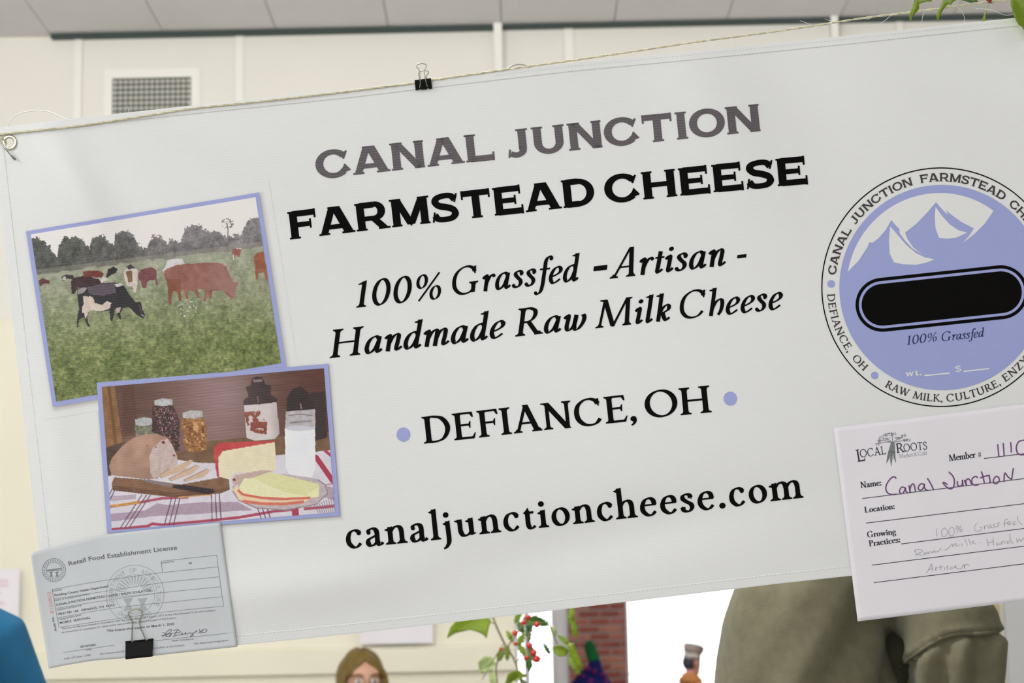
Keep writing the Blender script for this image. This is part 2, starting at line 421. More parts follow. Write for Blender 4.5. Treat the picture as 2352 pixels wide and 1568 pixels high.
        for x in (0, .345): g.sm([(.14 + x, .40), (.23 + x, .52), (.34 + x, .58), (.44 + x, .54), (.48 + x, .43), (.485 + x, .25), (.485 + x, .0)]); g.sf(.485 + x, 0, 1)
    elif ch == 'i': a = .32; g.v(.16, 0, .58, 1, 2); g.dot(.14, .79, S * .62)
    elif ch == 'j': a = .32; g.sm([(.16, .58), (.16, .3), (.16, .02), (.14, -.14), (.06, -.27), (-.03, -.32)]); g.dot(.14, .79, S * .62); w = S; g.pl([(.16 + w / 2, .60), (.16 - w / 2 - .09, .505), (.16 - w / 2, .44), (.16 + w / 2, .46)])
    elif ch == 'k': a = .62; g.v(.14, 0, 1.02, 1, 2); g.para(.16, .26, .42, .56, S * .6); g.para(.50, 0, .24, .36, S * 1.1); g.sf(.43, .565, -1, .11, .10, S * .2); g.sf(.50, 0, 1, .10, .12, S * .4)
    elif ch == 'l': a = .32; g.v(.16, 0, 1.02, 1, 2)
    elif ch == 'o': a = .60; g.el(.30, .30, .205, .272)
    elif ch == 'r': a = .45; g.v(.14, 0, .58, 1, 2); g.sm([(.14, .38), (.22, .52), (.31, .575), (.40, .54)]); g.dot(.385, .515, S * .48)
    elif ch == 's': a = .45; g.sm([(.34, .46), (.31, .55), (.22, .585), (.12, .54), (.11, .44), (.21, .34), (.33, .25), (.36, .14), (.29, .035), (.19, .02), (.10, .07), (.085, .17)]); g.pl([(.33, .58), (.37, .58), (.375, .42), (.34, .42)]); g.pl([(.06, .02), (.09, .02), (.09, .20), (.06, .20)])
    elif ch == 't': a = .40; g.sm([(.17, .60), (.17, .4), (.17, .17), (.21, .05), (.29, .025), (.38, .09)]); g.hb(.06, .36, .545, H * 1.3); g.pl([(.04, .52), (.20, .72), (.24, .55)])
    elif ch == 'u': a = .64; g.sm([(.14, .58), (.14, .4), (.14, .19), (.19, .06), (.29, .025), (.39, .07), (.47, .16)]); w = S; g.pl([(.14 + w / 2, .58), (.14 - w / 2 - .09, .56), (.14 - w / 2 - .08, .52), (.14 - w / 2, .48), (.14 + w / 2, .48)]); g.v(.47, .03, .58, 0, 2); g.pl([(.44, 0), (.60, .06), (.60, .09), (.50, .09)])
    elif ch == 'w':
        a = .86; g.para(.24, 0, .10, .58, S); g.para(.24, 0, .41, .56, S * .55); g.para(.56, 0, .41, .58, S); g.para(.56, 0, .74, .58, S * .55)
        for x in (.10, .41, .74): g.sf(x, .58, -1, .11, .11, S * .3)
    elif ch == ',': a = .28; g.dot(.13, .075, S * .62); g.sm([(.17, .08), (.17, -.02), (.12, -.11), (.05, -.16)], .7)
    elif ch == '.': a = .28; g.dot(.14, .075, S * .66)
    elif ch == ':': a = .30; g.dot(.15, .075, S * .6); g.dot(.15, .50, S * .6)
    elif ch == '-': a = .36; g.hb(.05, .31, .28, S * .6)
    elif ch == '#': a = .62; g.ln([(.16, 0), (.26, .9)], w=H); g.ln([(.36, 0), (.46, .9)], w=H); g.hb(.06, .56, .60, H); g.hb(.06, .56, .30, H)
    elif ch == '&': a = .80; g.sm([(.72, .12), (.50, .02), (.26, .0), (.10, .14), (.14, .34), (.34, .52), (.42, .72), (.32, .88), (.20, .78), (.26, .56), (.48, .24), (.74, .0)])
    elif ch == '$': g2, a = roman('S', st); g.o = g2; g.ln([(.32, -.12), (.32, 1.12)], w=H)
    elif ch == '1': a = .46; g.v(.24, 0, .96, 1, 0); g.pl([(.24 + S / 2, 1.0), (.06, .88), (.06, .84), (.24, .86)])
    elif ch == '0': a = .62; g.el(.31, .5, .215, .47)
    elif ch == '%': a = .92; g.el(.23, .72, .13, .24, .75); g.el(.69, .26, .13, .24, .75); g.ln([(.20, 0), (.74, 1.0)], w=H * 1.1)
    else: a = .34
    return g.o, a

def italic(ch, st):
    g = G(st); S, H = st[0], st[1]; a = None
    def flag(x, y): g.pl([(x + S / 2, y + .02), (x - S / 2 - .10, y - .06), (x - S / 2 - .09, y - .09), (x - S / 2, y - .11), (x + S / 2, y - .1)])
    if ch == 'a': a = .52; g.sm([(.40, .50), (.31, .58), (.18, .53), (.09, .36), (.075, .16), (.13, .035), (.21, .04), (.32, .17), (.395, .40)]); g.sm([(.415, .58), (.40, .40), (.385, .22), (.385, .09), (.43, .03), (.52, .12)])
    elif ch == 'd': a = .52; g.sm([(.40, .50), (.31, .58), (.18, .53), (.09, .36), (.075, .16), (.13, .035), (.21, .04), (.32, .17), (.395, .40)]); g.sm([(.415, 1.0), (.41, .7), (.395, .4), (.385, .10), (.43, .03), (.52, .12)]); flag(.415, 1.0)
    elif ch == 'e': a = .44; g.sm([(.10, .25), (.23, .29), (.36, .38), (.39, .50), (.31, .58), (.19, .53), (.10, .36), (.085, .17), (.15, .035), (.25, .03), (.40, .14)])
    elif ch == 'f': a = .33; g.sm([(.42, .90), (.37, .98), (.29, .96), (.235, .84), (.225, .6), (.215, .3), (.20, -.02), (.16, -.23), (.07, -.32), (-.02, -.28)]); g.hb(.06, .40, .555, H * 1.2); g.dot(.41, .90, S * .45); g.dot(-.01, -.27, S * .4)
    elif ch == 'h': a = .53; g.sm([(.14, 1.0), (.14, .5), (.13, .0)]); flag(.14, 1.0); g.sm([(.13, .22), (.21, .44), (.33, .57), (.43, .53), (.455, .36), (.43, .16), (.36, .02)])
    elif ch == 'i': a = .27; g.sm([(.03, .45), (.09, .54), (.14, .56), (.155, .48), (.14, .25), (.13, .09), (.17, .03), (.27, .13)]); g.dot(.16, .80, S * .56)
    elif ch == 'k': a = .50; g.sm([(.14, 1.0), (.14, .5), (.13, .0)]); flag(.14, 1.0); g.sm([(.13, .22), (.22, .46), (.34, .575), (.42, .52), (.40, .40), (.28, .32), (.17, .30)]); g.sm([(.24, .31), (.31, .12), (.38, .035), (.48, .12)])
    elif ch == 'l': a = .29; g.sm([(.15, 1.0), (.145, .6), (.135, .3), (.13, .09), (.17, .03), (.27, .13)]); flag(.15, 1.0)
    elif ch == 'm':
        a = .78; g.sm([(.03, .45), (.09, .54), (.14, .56), (.155, .45), (.145, .22), (.14, .0)])
        g.sm([(.14, .22), (.22, .45), (.33, .57), (.40, .52), (.395, .3), (.38, .0)]); g.sm([(.385, .22), (.46, .45), (.57, .57), (.645, .52), (.64, .3), (.62, .09), (.67, .03), (.78, .13)])
    elif ch == 'n': a = .53; g.sm([(.03, .45), (.09, .54), (.14, .56), (.155, .45), (.145, .22), (.14, .0)]); g.sm([(.14, .22), (.22, .45), (.33, .57), (.41, .52), (.40, .3), (.385, .09), (.43, .03), (.54, .13)])
    elif ch == 'r': a = .40; g.sm([(.03, .45), (.09, .54), (.14, .56), (.155, .45), (.145, .22), (.14, .0)]); g.sm([(.14, .22), (.21, .43), (.31, .56), (.40, .54)]); g.dot(.385, .525, S * .42)
    elif ch == 's': a = .38; g.sm([(.31, .47), (.28, .555), (.20, .585), (.12, .54), (.115, .45), (.20, .34), (.28, .25), (.30, .14), (.24, .035), (.15, .02), (.06, .07)]); g.dot(.30, .47, S * .42); g.dot(.07, .085, S * .42)
    elif ch == 't': a = .28; g.sm([(.17, .76), (.155, .5), (.14, .25), (.13, .09), (.17, .03), (.28, .13)]); g.hb(.03, .30, .545, H * 1.2)
    elif ch == 'w': a = .72; g.sm([(.03, .45), (.09, .54), (.14, .56), (.15, .42), (.13, .18), (.17, .035), (.27, .06), (.36, .25), (.38, .56)]); g.sm([(.38, .56), (.365, .35), (.36, .14), (.41, .03), (.51, .07), (.61, .27), (.63, .45), (.58, .56)])
    elif ch == '-': a = .36; g.hb(.05, .31, .26, S * .9)
    elif ch == '_': a = .44; g.hb(.02, .42, .27, S * .8)
    elif ch == 'A': a = .74; g.para(.06, 0, .46, 1.0, S * .55); g.para(.58, 0, .50, 1.03, S * 1.0); g.hb(.20, .56, .36); g.sf(.06, 0, 1, .12, .13, S * .25); g.sf(.58, 0, 1, .15, .13, S * .5)
    elif ch == 'M': g.o, a = roman('M', st)
    else: g.o, a = roman(ch, st)
    if ch == ' ': a = .27
    out = []
    for k in g.o:   # slant
        sh = .20
        if k[0] == 'strip': out.append(('strip', [np.array([p[0] + sh * p[1], p[1]]) for p in k[1]], k[2]))
        else: out.append(('poly', [(p[0] + sh * p[1], p[1]) for p in k[1]]))
    return out, a

def copper(ch, st):
    """wide low-contrast capitals with hairline serif tips"""
    g = G(st); V, Hh = st[0], st[1]; t = .068; a = None
    def tip(x, y, l): g.o.append(('poly', [(x - l, y), (x + l, y), (x + l + .015, y + t / 2), (x + l, y + t), (x - l, y + t), (x - l - .015, y + t / 2)]))
    def vt(x, y0, y1): g.o.append(('poly', [(x - t / 2, y0), (x + t / 2, y0), (x + t / 2, y1), (x - t / 2, y1)]))
    def stem(x, y0=0, y1=1, l=.19, bot=True, top=True):
        g.para(x, y0, x, y1, V)
        if bot: tip(x, y0, l)
        if top: tip(x, y1 - t, l)
    def arc(cx, cy, rx, ry, a0, a1, n=22):
        C = []; W = []
        for i in range(n + 1):
            q = math.radians(a0 + (a1 - a0) * i / n); C.append(np.array([cx + rx * math.cos(q), cy + ry * math.sin(q)]))
            tx, ty = -rx * math.sin(q), ry * math.cos(q); L = math.hypot(tx, ty)
            W.append(math.sqrt((V * ty / L) ** 2 + (Hh * tx / L) ** 2))
        g.o.append(('strip', C, W))
    if ch == 'A':
        a = 1.32; g.para(.17, 0, .56, 1, V * .95); g.para(1.10, 0, .66, 1, V * 1.2); g.hb(.36, .92, .275, Hh * .9); tip(.19, 0, .19); tip(1.07, 0, .23); tip(.60, 1 - t, .20)
    elif ch == 'C':
        a = 1.27; arc(.62, .5, .49, .435, 42, 318); g.ln([(1.12, .93), (.99, .64)], w=t); g.ln([(1.19, .20), (1.00, .44)], w=t)
        g.pl([(.96, .86), (1.12, .93), (1.0, .66), (.90, .74)]); g.pl([(1.0, .14), (1.19, .20), (1.0, .42), (.90, .27)])
    elif ch == 'N': a = 1.28; stem(.22, top=False); stem(1.04, bot=False, l=.17); g.para(.26, 1, 1.02, 0, V * 1.05); tip(.24, 1 - t, .21); tip(1.02, 0, .17)
    elif ch == 'L': a = 1.08; stem(.22); g.hb(.2, 1.0, Hh / 2); vt(1.0, -.02, .30)
    elif ch == 'J': a = .84; g.para(.56, .30, .56, 1, V); tip(.56, 1 - t, .20); g.o.append(('strip', catmull([(.56, .34), (.54, .17), (.43, .08), (.28, .06), (.12, .12)], 6), [V, V, V, V*.98, V*.95, V*.92, V*.88, V*.84, V*.80, V*.76, V*.74, V*.72, V*.70, V*.70, V*.70, V*.70, V*.70, V*.70, V*.70, V*.70, V*.70, V*.70, V*.70, V*.70, V*.70][:25])); g.ln([(.05, -.02), (.10, .28)], w=t)
    elif ch == 'U': a = 1.26; g.para(.24, .38, .24, 1, V); g.para(1.0, .38, 1.0, 1, V); arc(.62, .40, .38, .335, 180, 360); tip(.24, 1 - t, .19); tip(1.0, 1 - t, .19)
    elif ch == 'T': a = 1.16; stem(.58, top=False); g.hb(.08, 1.08, 1 - Hh / 2); vt(.09, .70, 1.02); vt(1.07, .70, 1.02)
    elif ch == 'I': a = .50; stem(.25)
    elif ch == 'O': a = 1.26; arc(.63, .5, .49, .435, 90, 466, 42)
    elif ch in 'EF':
        a = 1.15 if ch == 'E' else 1.08; stem(.22, bot=(ch == 'F'), top=False); tip(.12, 1 - t, .08); g.hb(.2, 1.0, 1 - Hh / 2); vt(1.0, .70, 1.03); g.hb(.2, .82, .5, Hh * .95); vt(.82, .34, .68)
        if ch == 'E': tip(.12, 0, .08); g.hb(.2, 1.05, Hh / 2); vt(1.06, -.03, .31)
    elif ch == 'R': a = 1.26; stem(.22, top=False); tip(.12, 1 - t, .08); g.hb(.2, .72, 1 - Hh / 2); g.hb(.2, .72, .42, Hh * .9); arc(.72, .67, .26, .25, -90, 90); g.para(1.06, 0, .66, .44, V * 1.15); tip(1.04, 0, .20)
    elif ch == 'M': a = 1.46; stem(.22, top=False, l=.18); stem(1.24, top=False, l=.18); g.para(.26, 1, .73, .04, V * .98); g.para(1.20, 1, .73, .04, V * .98); tip(.22, 1 - t, .20); tip(1.24, 1 - t, .20); g.pl([(.60, .16), (.86, .16), (.73, -.03)])
    elif ch == 'S':
        a = 1.06; C = catmull([(.90, .76), (.76, .90), (.52, .925), (.26, .86), (.19, .71), (.32, .575), (.56, .51), (.80, .41), (.88, .26), (.76, .11), (.50, .07), (.26, .10), (.13, .25)], 5)
        W = []
        for i in range(len(C)):
            d = C[min(i + 1, len(C) - 1)] - C[max(i - 1, 0)]; L = math.hypot(*d) + 1e-9; W.append(math.sqrt((V * .95 * d[1] / L) ** 2 + (Hh * 1.05 * d[0] / L) ** 2) if not (5 * 4 < i < 5 * 8) else V * .85)
        g.o.append(('strip', C, W)); g.ln([(.98, .97), (.88, .66)], w=t); g.ln([(.06, .0), (.14, .36)], w=t)
    elif ch == 'D': a = 1.22; stem(.22, top=False, bot=False); tip(.12, 1 - t, .08); tip(.12, 0, .08); g.hb(.2, .62, 1 - Hh / 2); g.hb(.2, .62, Hh / 2); arc(.60, .5, .45, 1 / 2 - Hh / 2, -90, 90)
    elif ch == 'H': a = 1.28; stem(.22, l=.18); stem(1.04, l=.18); g.hb(.2, 1.04, .5, Hh * .95)
    else: a = .55
    return g.o, a

FONTS = {'roman': roman, 'italic': italic, 'copper': copper}
GC = {}
def layout(s, font, st, track=0.0):
    items = []; x = 0.0
    for ch in s:
        key = (font, ch, st)
        if key not in GC: GC[key] = FONTS[font](ch, st)
        o, a = GC[key]; items.append((x, o)); x += a + track
    xs = [p[0] + x0 for x0, o in items for k in o for p in k[1]]
    return items, min(xs), max(xs)

def base_map(base):
    """arc-length map along a baseline polyline"""
    C = np.array(catmull(base, 6)) if len(base) > 2 else np.array(base, float)
    d = np.r_[0, np.cumsum(np.linalg.norm(np.diff(C, axis=0), axis=1))]
    def f(s, up):
        i = int(np.clip(np.searchsorted(d, s) - 1, 0, len(C) - 2)); t = (C[i + 1] - C[i]) / (d[i + 1] - d[i])
        p = C[i] + t * (s - d[i]); n = np.array([t[1], -t[0]])
        return p + n * up
    return f, d[-1]
def text_line(pr, s, font, st, base, cap, track=0.0):
    """text s from the first to the last point of the baseline, capitals cap units high"""
    items, x0, x1 = layout(s, font, st, track); f, L = base_map(base); sx = L / (x1 - x0)
    emit(pr, items, lambda p: f((p[0] - x0) * sx, p[1] * cap), sx, cap)
def text_arc(pr, s, font, st, cx, cy, r, a0, a1, cap, track=0.0, inward=False):
    items, x0, x1 = layout(s, font, st, track)
    def f(p):
        q = math.radians(a0 + (a1 - a0) * (p[0] - x0) / (x1 - x0)); rr = r + (-p[1] if inward else p[1]) * cap
        return np.array([cx + rr * math.cos(q), cy - rr * math.sin(q)])
    emit(pr, items, f, abs(math.radians(a1 - a0)) * r / (x1 - x0), cap)
def emit(pr, items, f, sx, sy):
    for x, o in items:
        for k in o:
            if k[0] == 'strip':
                L = []; R = []
                C, W = k[1], k[2]; n = len(C); b = len(pr.p)
                for i in range(n):
                    t = np.array(C[min(i + 1, n - 1)]) - np.array(C[max(i - 1, 0)]); t = t / (np.linalg.norm(t) + 1e-9)
                    nn = np.array([-t[1], t[0]]) * W[min(i, len(W) - 1)] / 2
                    for q in (np.array(C[i]) + nn, np.array(C[i]) - nn): pr.p.append(tuple(f((q[0] + x, q[1]))))
                for i in range(n - 1): a = b + 2 * i; pr.f.append((a, a + 1, a + 3, a + 2))
            else:
                pr.poly([tuple(f((q[0] + x, q[1]))) for q in k[1]], 16.0)

_txt = {}
def sans(pr, s, base, cap, bold=0.0):
    """plain sans letters (the built-in font) along a baseline"""
    key = (s, bold)
    if key not in _txt:
        cu = bpy.data.curves.new('tmp_text', 'FONT'); cu.body = s; cu.size = 1.0; cu.resolution_u = 3; cu.offset = bold
        ob = bpy.data.objects.new('tmp_text', cu); COL.objects.link(ob)
        dg = bpy.context.evaluated_depsgraph_get(); me = bpy.data.meshes.new_from_object(ob.evaluated_get(dg))
        V = [(v.co.x, v.co.y) for v in me.vertices]; F = [tuple(p.vertices) for p in me.polygons]
        bpy.data.objects.remove(ob); bpy.data.curves.remove(cu); bpy.data.meshes.remove(me)
        _txt[key] = (V, F)
    V, F = _txt[key]; x0 = min(v[0] for v in V); x1 = max(v[0] for v in V)
    f, L = base_map(base); sx = L / (x1 - x0); b = len(pr.p); capu = 0.72
    for v in V: pr.p.append(tuple(f((v[0] - x0) * sx, v[1] / capu * cap)))
    pr.f += [tuple(i + b for i in q) for q in F]
# ------------------------------------------------------------------ BANNER
TOP = [(-22, 294.5), (0, 292), (153, 274), (259, 262), (439, 242.5), (579, 228), (800, 205), (960, 186), (1140, 164.5), (1311, 144.7), (1600, 117), (1920, 84.7), (2207, 54.3), (2313, 43), (2470, 27)]
BOT = [(119, 1527), (571, 1478.6), (673, 1469), (826, 1453), (1120, 1419.5), (1436, 1382), (1718, 1348.5), (1780, 1340.8), (1956, 1321.7), (2300, 1284), (2606, 1252)]
def edge_eval(E, t):
    E = np.array(E, float); d = np.r_[0, np.cumsum(np.linalg.norm(np.diff(E, axis=0), axis=1))]; d /= d[-1]
    return np.stack([np.interp(t, d, E[:, 0]), np.interp(t, d, E[:, 1])], -1)
NU, NV = 260, 140
tt = np.linspace(0, 1, NU + 1); vv = np.linspace(0, 1, NV + 1)
pt, pb = edge_eval(TOP, tt), edge_eval(BOT, tt)
PB = pt[None] * (1 - vv)[:, None, None] + pb[None] * vv[:, None, None]
bx, by = PB[..., 0].ravel(), PB[..., 1].ravel()
BAN = empty('banner', tuple(B1(1200, 1400)), 'white vinyl banner for farmstead cheese with two printed photographs, hung slanting on twine', 'banner')
WHITE = (219, 220, 221)
m_vin = vinyl('white_vinyl', WHITE)
idx = np.arange((NU + 1) * (NV + 1)).reshape(NV + 1, NU + 1)
fq = np.stack([idx[:-1, :-1], idx[1:, :-1], idx[1:, 1:], idx[:-1, 1:]], -1).reshape(-1, 4)
# the grommet hole is left open
gx, gy = 22, 327
cxf = (bx[fq].mean(1) - gx) ** 2 + (by[fq].mean(1) - gy) ** 2
sheet = mk('sheet', B3(bx, by), fq[cxf > 13 ** 2], m_vin, BAN, smooth=True)
so = sheet.modifiers.new('thickness', 'SOLIDIFY'); so.thickness = 0.0005; so.offset = -1

# hems: folded strips along the edges
def hem(name, P, Q, n):
    """strip between edge polyline P and inner polyline Q"""
    t = np.linspace(0, 1, n + 1); a, b = edge_eval(P, t), edge_eval(Q, t)
    X = np.concatenate([a, a * .9 + b * .1, a * .1 + b * .9, b]); h = np.repeat([0.0002, 0.00045, 0.00045, 0.00005], n + 1)
    V = np.array([B1(x[0], x[1], hh) for x, hh in zip(X, h)])
    F = []
    for r in range(3):
        for i in range(n):
            k = r * (n + 1) + i; F.append((k, k + n + 1, k + n + 2, k + 1))
    return mk(name, V, F, m_vin, BAN, smooth=False)
upv = np.array([-math.sin(math.radians(6.2)), -math.cos(math.radians(6.2))]); rtv = np.array([math.cos(math.radians(6.2)), -math.sin(math.radians(6.2))])
hem('top_hem', TOP, [tuple(np.array(p) - upv * 20) for p in TOP], 120)
hem('bottom_hem', [tuple(np.array(p) - upv * 0) for p in BOT], [tuple(np.array(p) + upv * 24) for p in BOT], 120)
LE = [(-22, 294.5), (119, 1527)]
hem('side_hem', LE, [tuple(np.array(p) + rtv * 26) for p in LE], 90)
m_st = mat('stitch_thread', (196, 195, 193), .8)
def stitches(name, P, dash, gap, wd, h=0.0006, material=None):
    pr = Print(); f, L = base_map([tuple(p) for p in P]); s = 0.0
    while s < L - dash:
        a, b = f(s, 0), f(s + dash, 0); pr.strip([a, (a + b) / 2, b], [wd * .6, wd, wd * .6]); s += dash + gap
    o = pr.lay(name, material or m_st, BAN, h); o['kind'] = 'stuff'; return o
stitches('top_stitching', [np.array(p) - upv * 19 for p in TOP], 6.5, 2.2, 1.6)
stitches('top_stitching', [np.array(p) - upv * 8 for p in TOP[8:]], 5, 4, 1.2)
stitches('bottom_stitching', [np.array(p) + upv * 21 for p in BOT], 5.5, 3.2, 1.6)
m_st2 = mat('stitch_thread_pale', (226, 226, 224), .8)
stitches('side_stitching', [np.array(p) + rtv * 8 for p in LE], 4, 6, 2.6, material=m_st2)
stitches('side_stitching', [np.array(p) + rtv * 24 for p in LE], 4, 6, 2.6, material=m_st2)

# grommet
def ring_on_banner(name, px, py, R, r, h, material, parent, squash=1.0):
    mb = MB(); c = B1(px, py, h); n = 40; k = 10; vs = []; fs = []
    for i in range(n):
        a = 2 * math.pi * i / n; dr = _r * math.cos(a) + _u * math.sin(a)
        for j in range(k):
            b = 2 * math.pi * j / k; vs.append(c + dr * (R + r * math.cos(b)) - _f * r * squash * math.sin(b))
    for i in range(n):
        for j in range(k): fs.append((i * k + j, ((i + 1) % n) * k + j, ((i + 1) % n) * k + (j + 1) % k, i * k + (j + 1) % k))
    return mk(name, vs, fs, material, parent, smooth=True)
m_brass = mat('grommet_metal', (205, 200, 180), .28, metal=1.0)
ring_on_banner('grommet', gx, gy, 13.6 / BS, 4.2 / BS, 0.0012, m_brass, BAN, .55)['label'] = 'round metal grommet in the banner corner'

# ---- printed lettering
INK = (7, 6, 6)
m_ink = vinyl('black_ink', INK, .55, .06, .05); m_gray = vinyl('gray_ink', (90, 84, 89), .42, .35, .22)
m_blue = vinyl('periwinkle_ink', (150, 158, 208)); m_navy = vinyl('navy_ink', (38, 42, 92)); m_wink = vinyl('white_ink', WHITE)
m_brn = vinyl('warm_black_ink', (52, 46, 48))
CP = (.280, .188, 0.0)
p = Print()
text_line(p, 'CANAL', 'copper', CP, [(737, 410.5), (776, 406), (819, 401), (948, 386.8), (1077, 372.4), (1137, 366)], 62.5, .02)
text_line(p, 'JUNCTION', 'copper', CP, [(1170, 361.3), (1318, 345.2), (1436, 332.5), (1554, 320.8), (1674, 308.4), (1749, 300.5)], 62.5, .02)
p.lay('printed_lettering', m_gray, BAN, LAY * 2, label='grey headline reading CANAL JUNCTION')
p = Print()
text_line(p, 'FARMSTEAD', 'copper', CP, [(666, 550.2), (722, 543.5), (900, 522.3), (1078, 501.9), (1288, 478.4), (1359, 470.6)], 63.5, .02)
text_line(p, 'CHEESE', 'copper', CP, [(1400, 466.2), (1483, 457.7), (1640, 441.5), (1790, 427.3), (1856, 421.5)], 63, .02)
p.lay('printed_lettering', m_ink, BAN, LAY * 2, label='black headline reading FARMSTEAD CHEESE')
IT = (.136, .052, math.radians(22))
p = Print()
text_line(p, '100%', 'italic', IT, [(818, 706.5), (920, 696), (1016, 685.5)], 61, .045)
text_line(p, 'Grassfed', 'italic', IT, [(1046, 677.5), (1190, 659.5), (1338, 643.5)], 63, .045)
text_line(p, '_', 'italic', (.22, .058, .4), [(1364, 634.5), (1398, 630.5)], 64)
text_line(p, 'Artisan', 'italic', IT, [(1400, 640), (1530, 625), (1667, 609)], 65, .045)
text_line(p, '-', 'italic', IT, [(1694, 606), (1717, 603.5)], 64, .045)
p.lay('printed_lettering', m_ink, BAN, LAY * 2, label='black italic line reading 100% Grassfed - Artisan -')
p = Print()
text_line(p, 'Handmade', 'italic', IT, [(757, 822.5), (900, 805.5), (1035, 790), (1160, 773.5)], 64, .045)
text_line(p, 'Raw', 'italic', IT, [(1183, 773), (1260, 764.5), (1345, 756)], 63, .045)
text_line(p, 'Milk', 'italic', IT, [(1367, 754), (1450, 745), (1540, 735.5)], 63, .045)
text_line(p, 'Cheese', 'italic', IT, [(1568, 731.5), (1680, 721), (1797, 708.5)], 63, .045)
p.lay('printed_lettering', m_ink, BAN, LAY * 2, label='black italic line reading Handmade Raw Milk Cheese')
RM = (.160, .066, math.radians(14))
p = Print()
text_line(p, 'DEFIANCE,', 'roman', RM, [(974, 1018.6), (1103, 1004.5), (1250, 987.5), (1395, 972.4), (1463, 965)], 61.5)
text_line(p, 'OH', 'roman', RM, [(1489, 959.5), (1566, 953.2), (1635, 946.3)], 62)
p.lay('printed_lettering', m_ink, BAN, LAY * 2, label='black serif line reading DEFIANCE, OH')
for x, y, r in ((926.5, 997.7, 15.8), (1677.4, 915, 15.5)):
    p = Print(); p.dot(x, y, r, r * 1.03, 40); p.lay('printed_dot', m_blue, BAN, LAY * 2)
RL = (.150, .060, math.radians(14))
p = Print()
text_line(p, 'canaljunctioncheese.com', 'roman', RL, [(802, 1259.5), (893, 1250.2), (1016, 1238), (1112, 1225.8), (1269, 1209), (1430, 1191), (1520, 1181.5), (1660, 1166), (1780, 1150), (1846, 1142.5)], 69, .075)
p.lay('printed_lettering', m_ink, BAN, LAY * 2, label='black serif web address in wide lower-case letters')

# ---- round cheese label
LCX, LCY = 2162, 660
def Z7(x, y): return (1860 + x / 2.614, 360 + y / 2.614)
p = Print(); p.circle(LCX - .5, 659.3, 273.8, 2.6); p.lay('label_outline', m_ink, BAN, LAY * 2)
p = Print(); p.disc(LCX + 1.5, LCY, 235.6); lab = p.lay('round_label', m_blue, BAN, LAY * 2, label='printed periwinkle disc with mountains')
arc = []
a0 = math.degrees(math.atan2(660 - 624, 1948 - 2163)); a1 = math.degrees(math.atan2(660 - 484.3, 2282 - 2163))
for i in range(41):
    q = math.radians(a0 + (a1 - a0) * i / 40); rr = 218.5 - 6 * (i / 40) ** 4
    arc.append((2163 + rr * math.cos(q), 660 - rr * math.sin(q)))
sky = arc + [Z7(*z) for z in [(1050, 402), (990, 462), (918, 517), (960, 470), (985, 430), (905, 388), (840, 340), (818, 318), (830, 350), (795, 315), (758, 272), (700, 340), (640, 402), (572, 455), (585, 492), (622, 545), (676, 585), (618, 552), (570, 500), (538, 456), (540, 436), (515, 410), (490, 380), (455, 440), (412, 490), (376, 516), (358, 513), (345, 545), (292, 625)]]
p = Print(); p.poly(sky); p.lay('printed_sky', m_wink, BAN, LAY * 3)
for pts in ([(483, 418), (475, 500), (480, 580), (505, 633), (560, 645), (640, 648), (700, 635), (748, 615), (690, 603), (640, 580), (580, 530), (520, 460)],
            [(755, 300), (750, 360), (755, 430), (775, 485), (820, 492), (880, 485), (945, 455), (890, 440), (840, 405), (790, 350)]):
    p = Print(); p.poly([Z7(*z) for z in pts]); p.lay('printed_snow_patch', m_wink, BAN, LAY * 3)
def pill(r):
    c0, c1 = np.array([2027, 699.7]), np.array([2299, 670.8]); d = (c1 - c0) / np.linalg.norm(c1 - c0); n = np.array([-d[1], d[0]]); P = []
    for i in range(25):
        q = math.pi / 2 + math.pi * i / 24; P.append(tuple(c0 + d * r * math.cos(q) + n * r * math.sin(q)))
    for i in range(25):
        q = -math.pi / 2 + math.pi * i / 24; P.append(tuple(c1 + d * r * math.cos(q) + n * r * math.sin(q)))
    return P
for k, (r, m_) in enumerate(((62, m_ink), (54.3, m_blue), (48, m_ink))):
    p = Print(); p.poly(pill(r)); p.lay('printed_name_bar', m_, BAN, LAY * (3 + k))
p = Print(); text_line(p, '100%', 'italic', (.12, .05, .4), [(2083, 792), (2153, 783)], 21); text_line(p, 'Grassfed', 'italic', (.12, .05, .4), [(2165, 783.5), (2263, 772.5)], 21.5)
p.lay('printed_lettering', m_navy, BAN, LAY * 3, label='small navy italics reading 100% Grassfed')
p = Print(); text_line(p, 'wt.', 'roman', (.15, .07, .2), [(2080, 864.5), (2117, 861)], 17.5); text_line(p, '$', 'roman', (.15, .07, .2), [(2196, 853.8), (2207, 852.6)], 13)
p.line([Z7(688, 1313), Z7(840, 1298)], 3); p.line([Z7(922, 1288), Z7(1077, 1271)], 3)
p.lay('printed_lettering', m_wink, BAN, LAY * 3, label='white weight and price blanks')
CPs = (.23, .16, 0)
p = Print()
text_arc(p, 'CANAL', 'copper', CPs, LCX, LCY, 243.8, 172.8, 147.4, 19)
text_arc(p, 'JUNCTION', 'copper', CPs, LCX, LCY, 243.8, 143.6, 105.4, 19)
text_arc(p, 'FARMSTEAD', 'copper', CPs, LCX, LCY, 243.8, 101.2, 55.2, 19)
text_arc(p, 'CHEESE', 'copper', CPs, LCX, LCY, 243.8, 50.4, 22, 19)
p.lay('printed_lettering', m_brn, BAN, LAY * 2, label='name lettered round the top of the printed label')
RS = (.15, .085, .2)
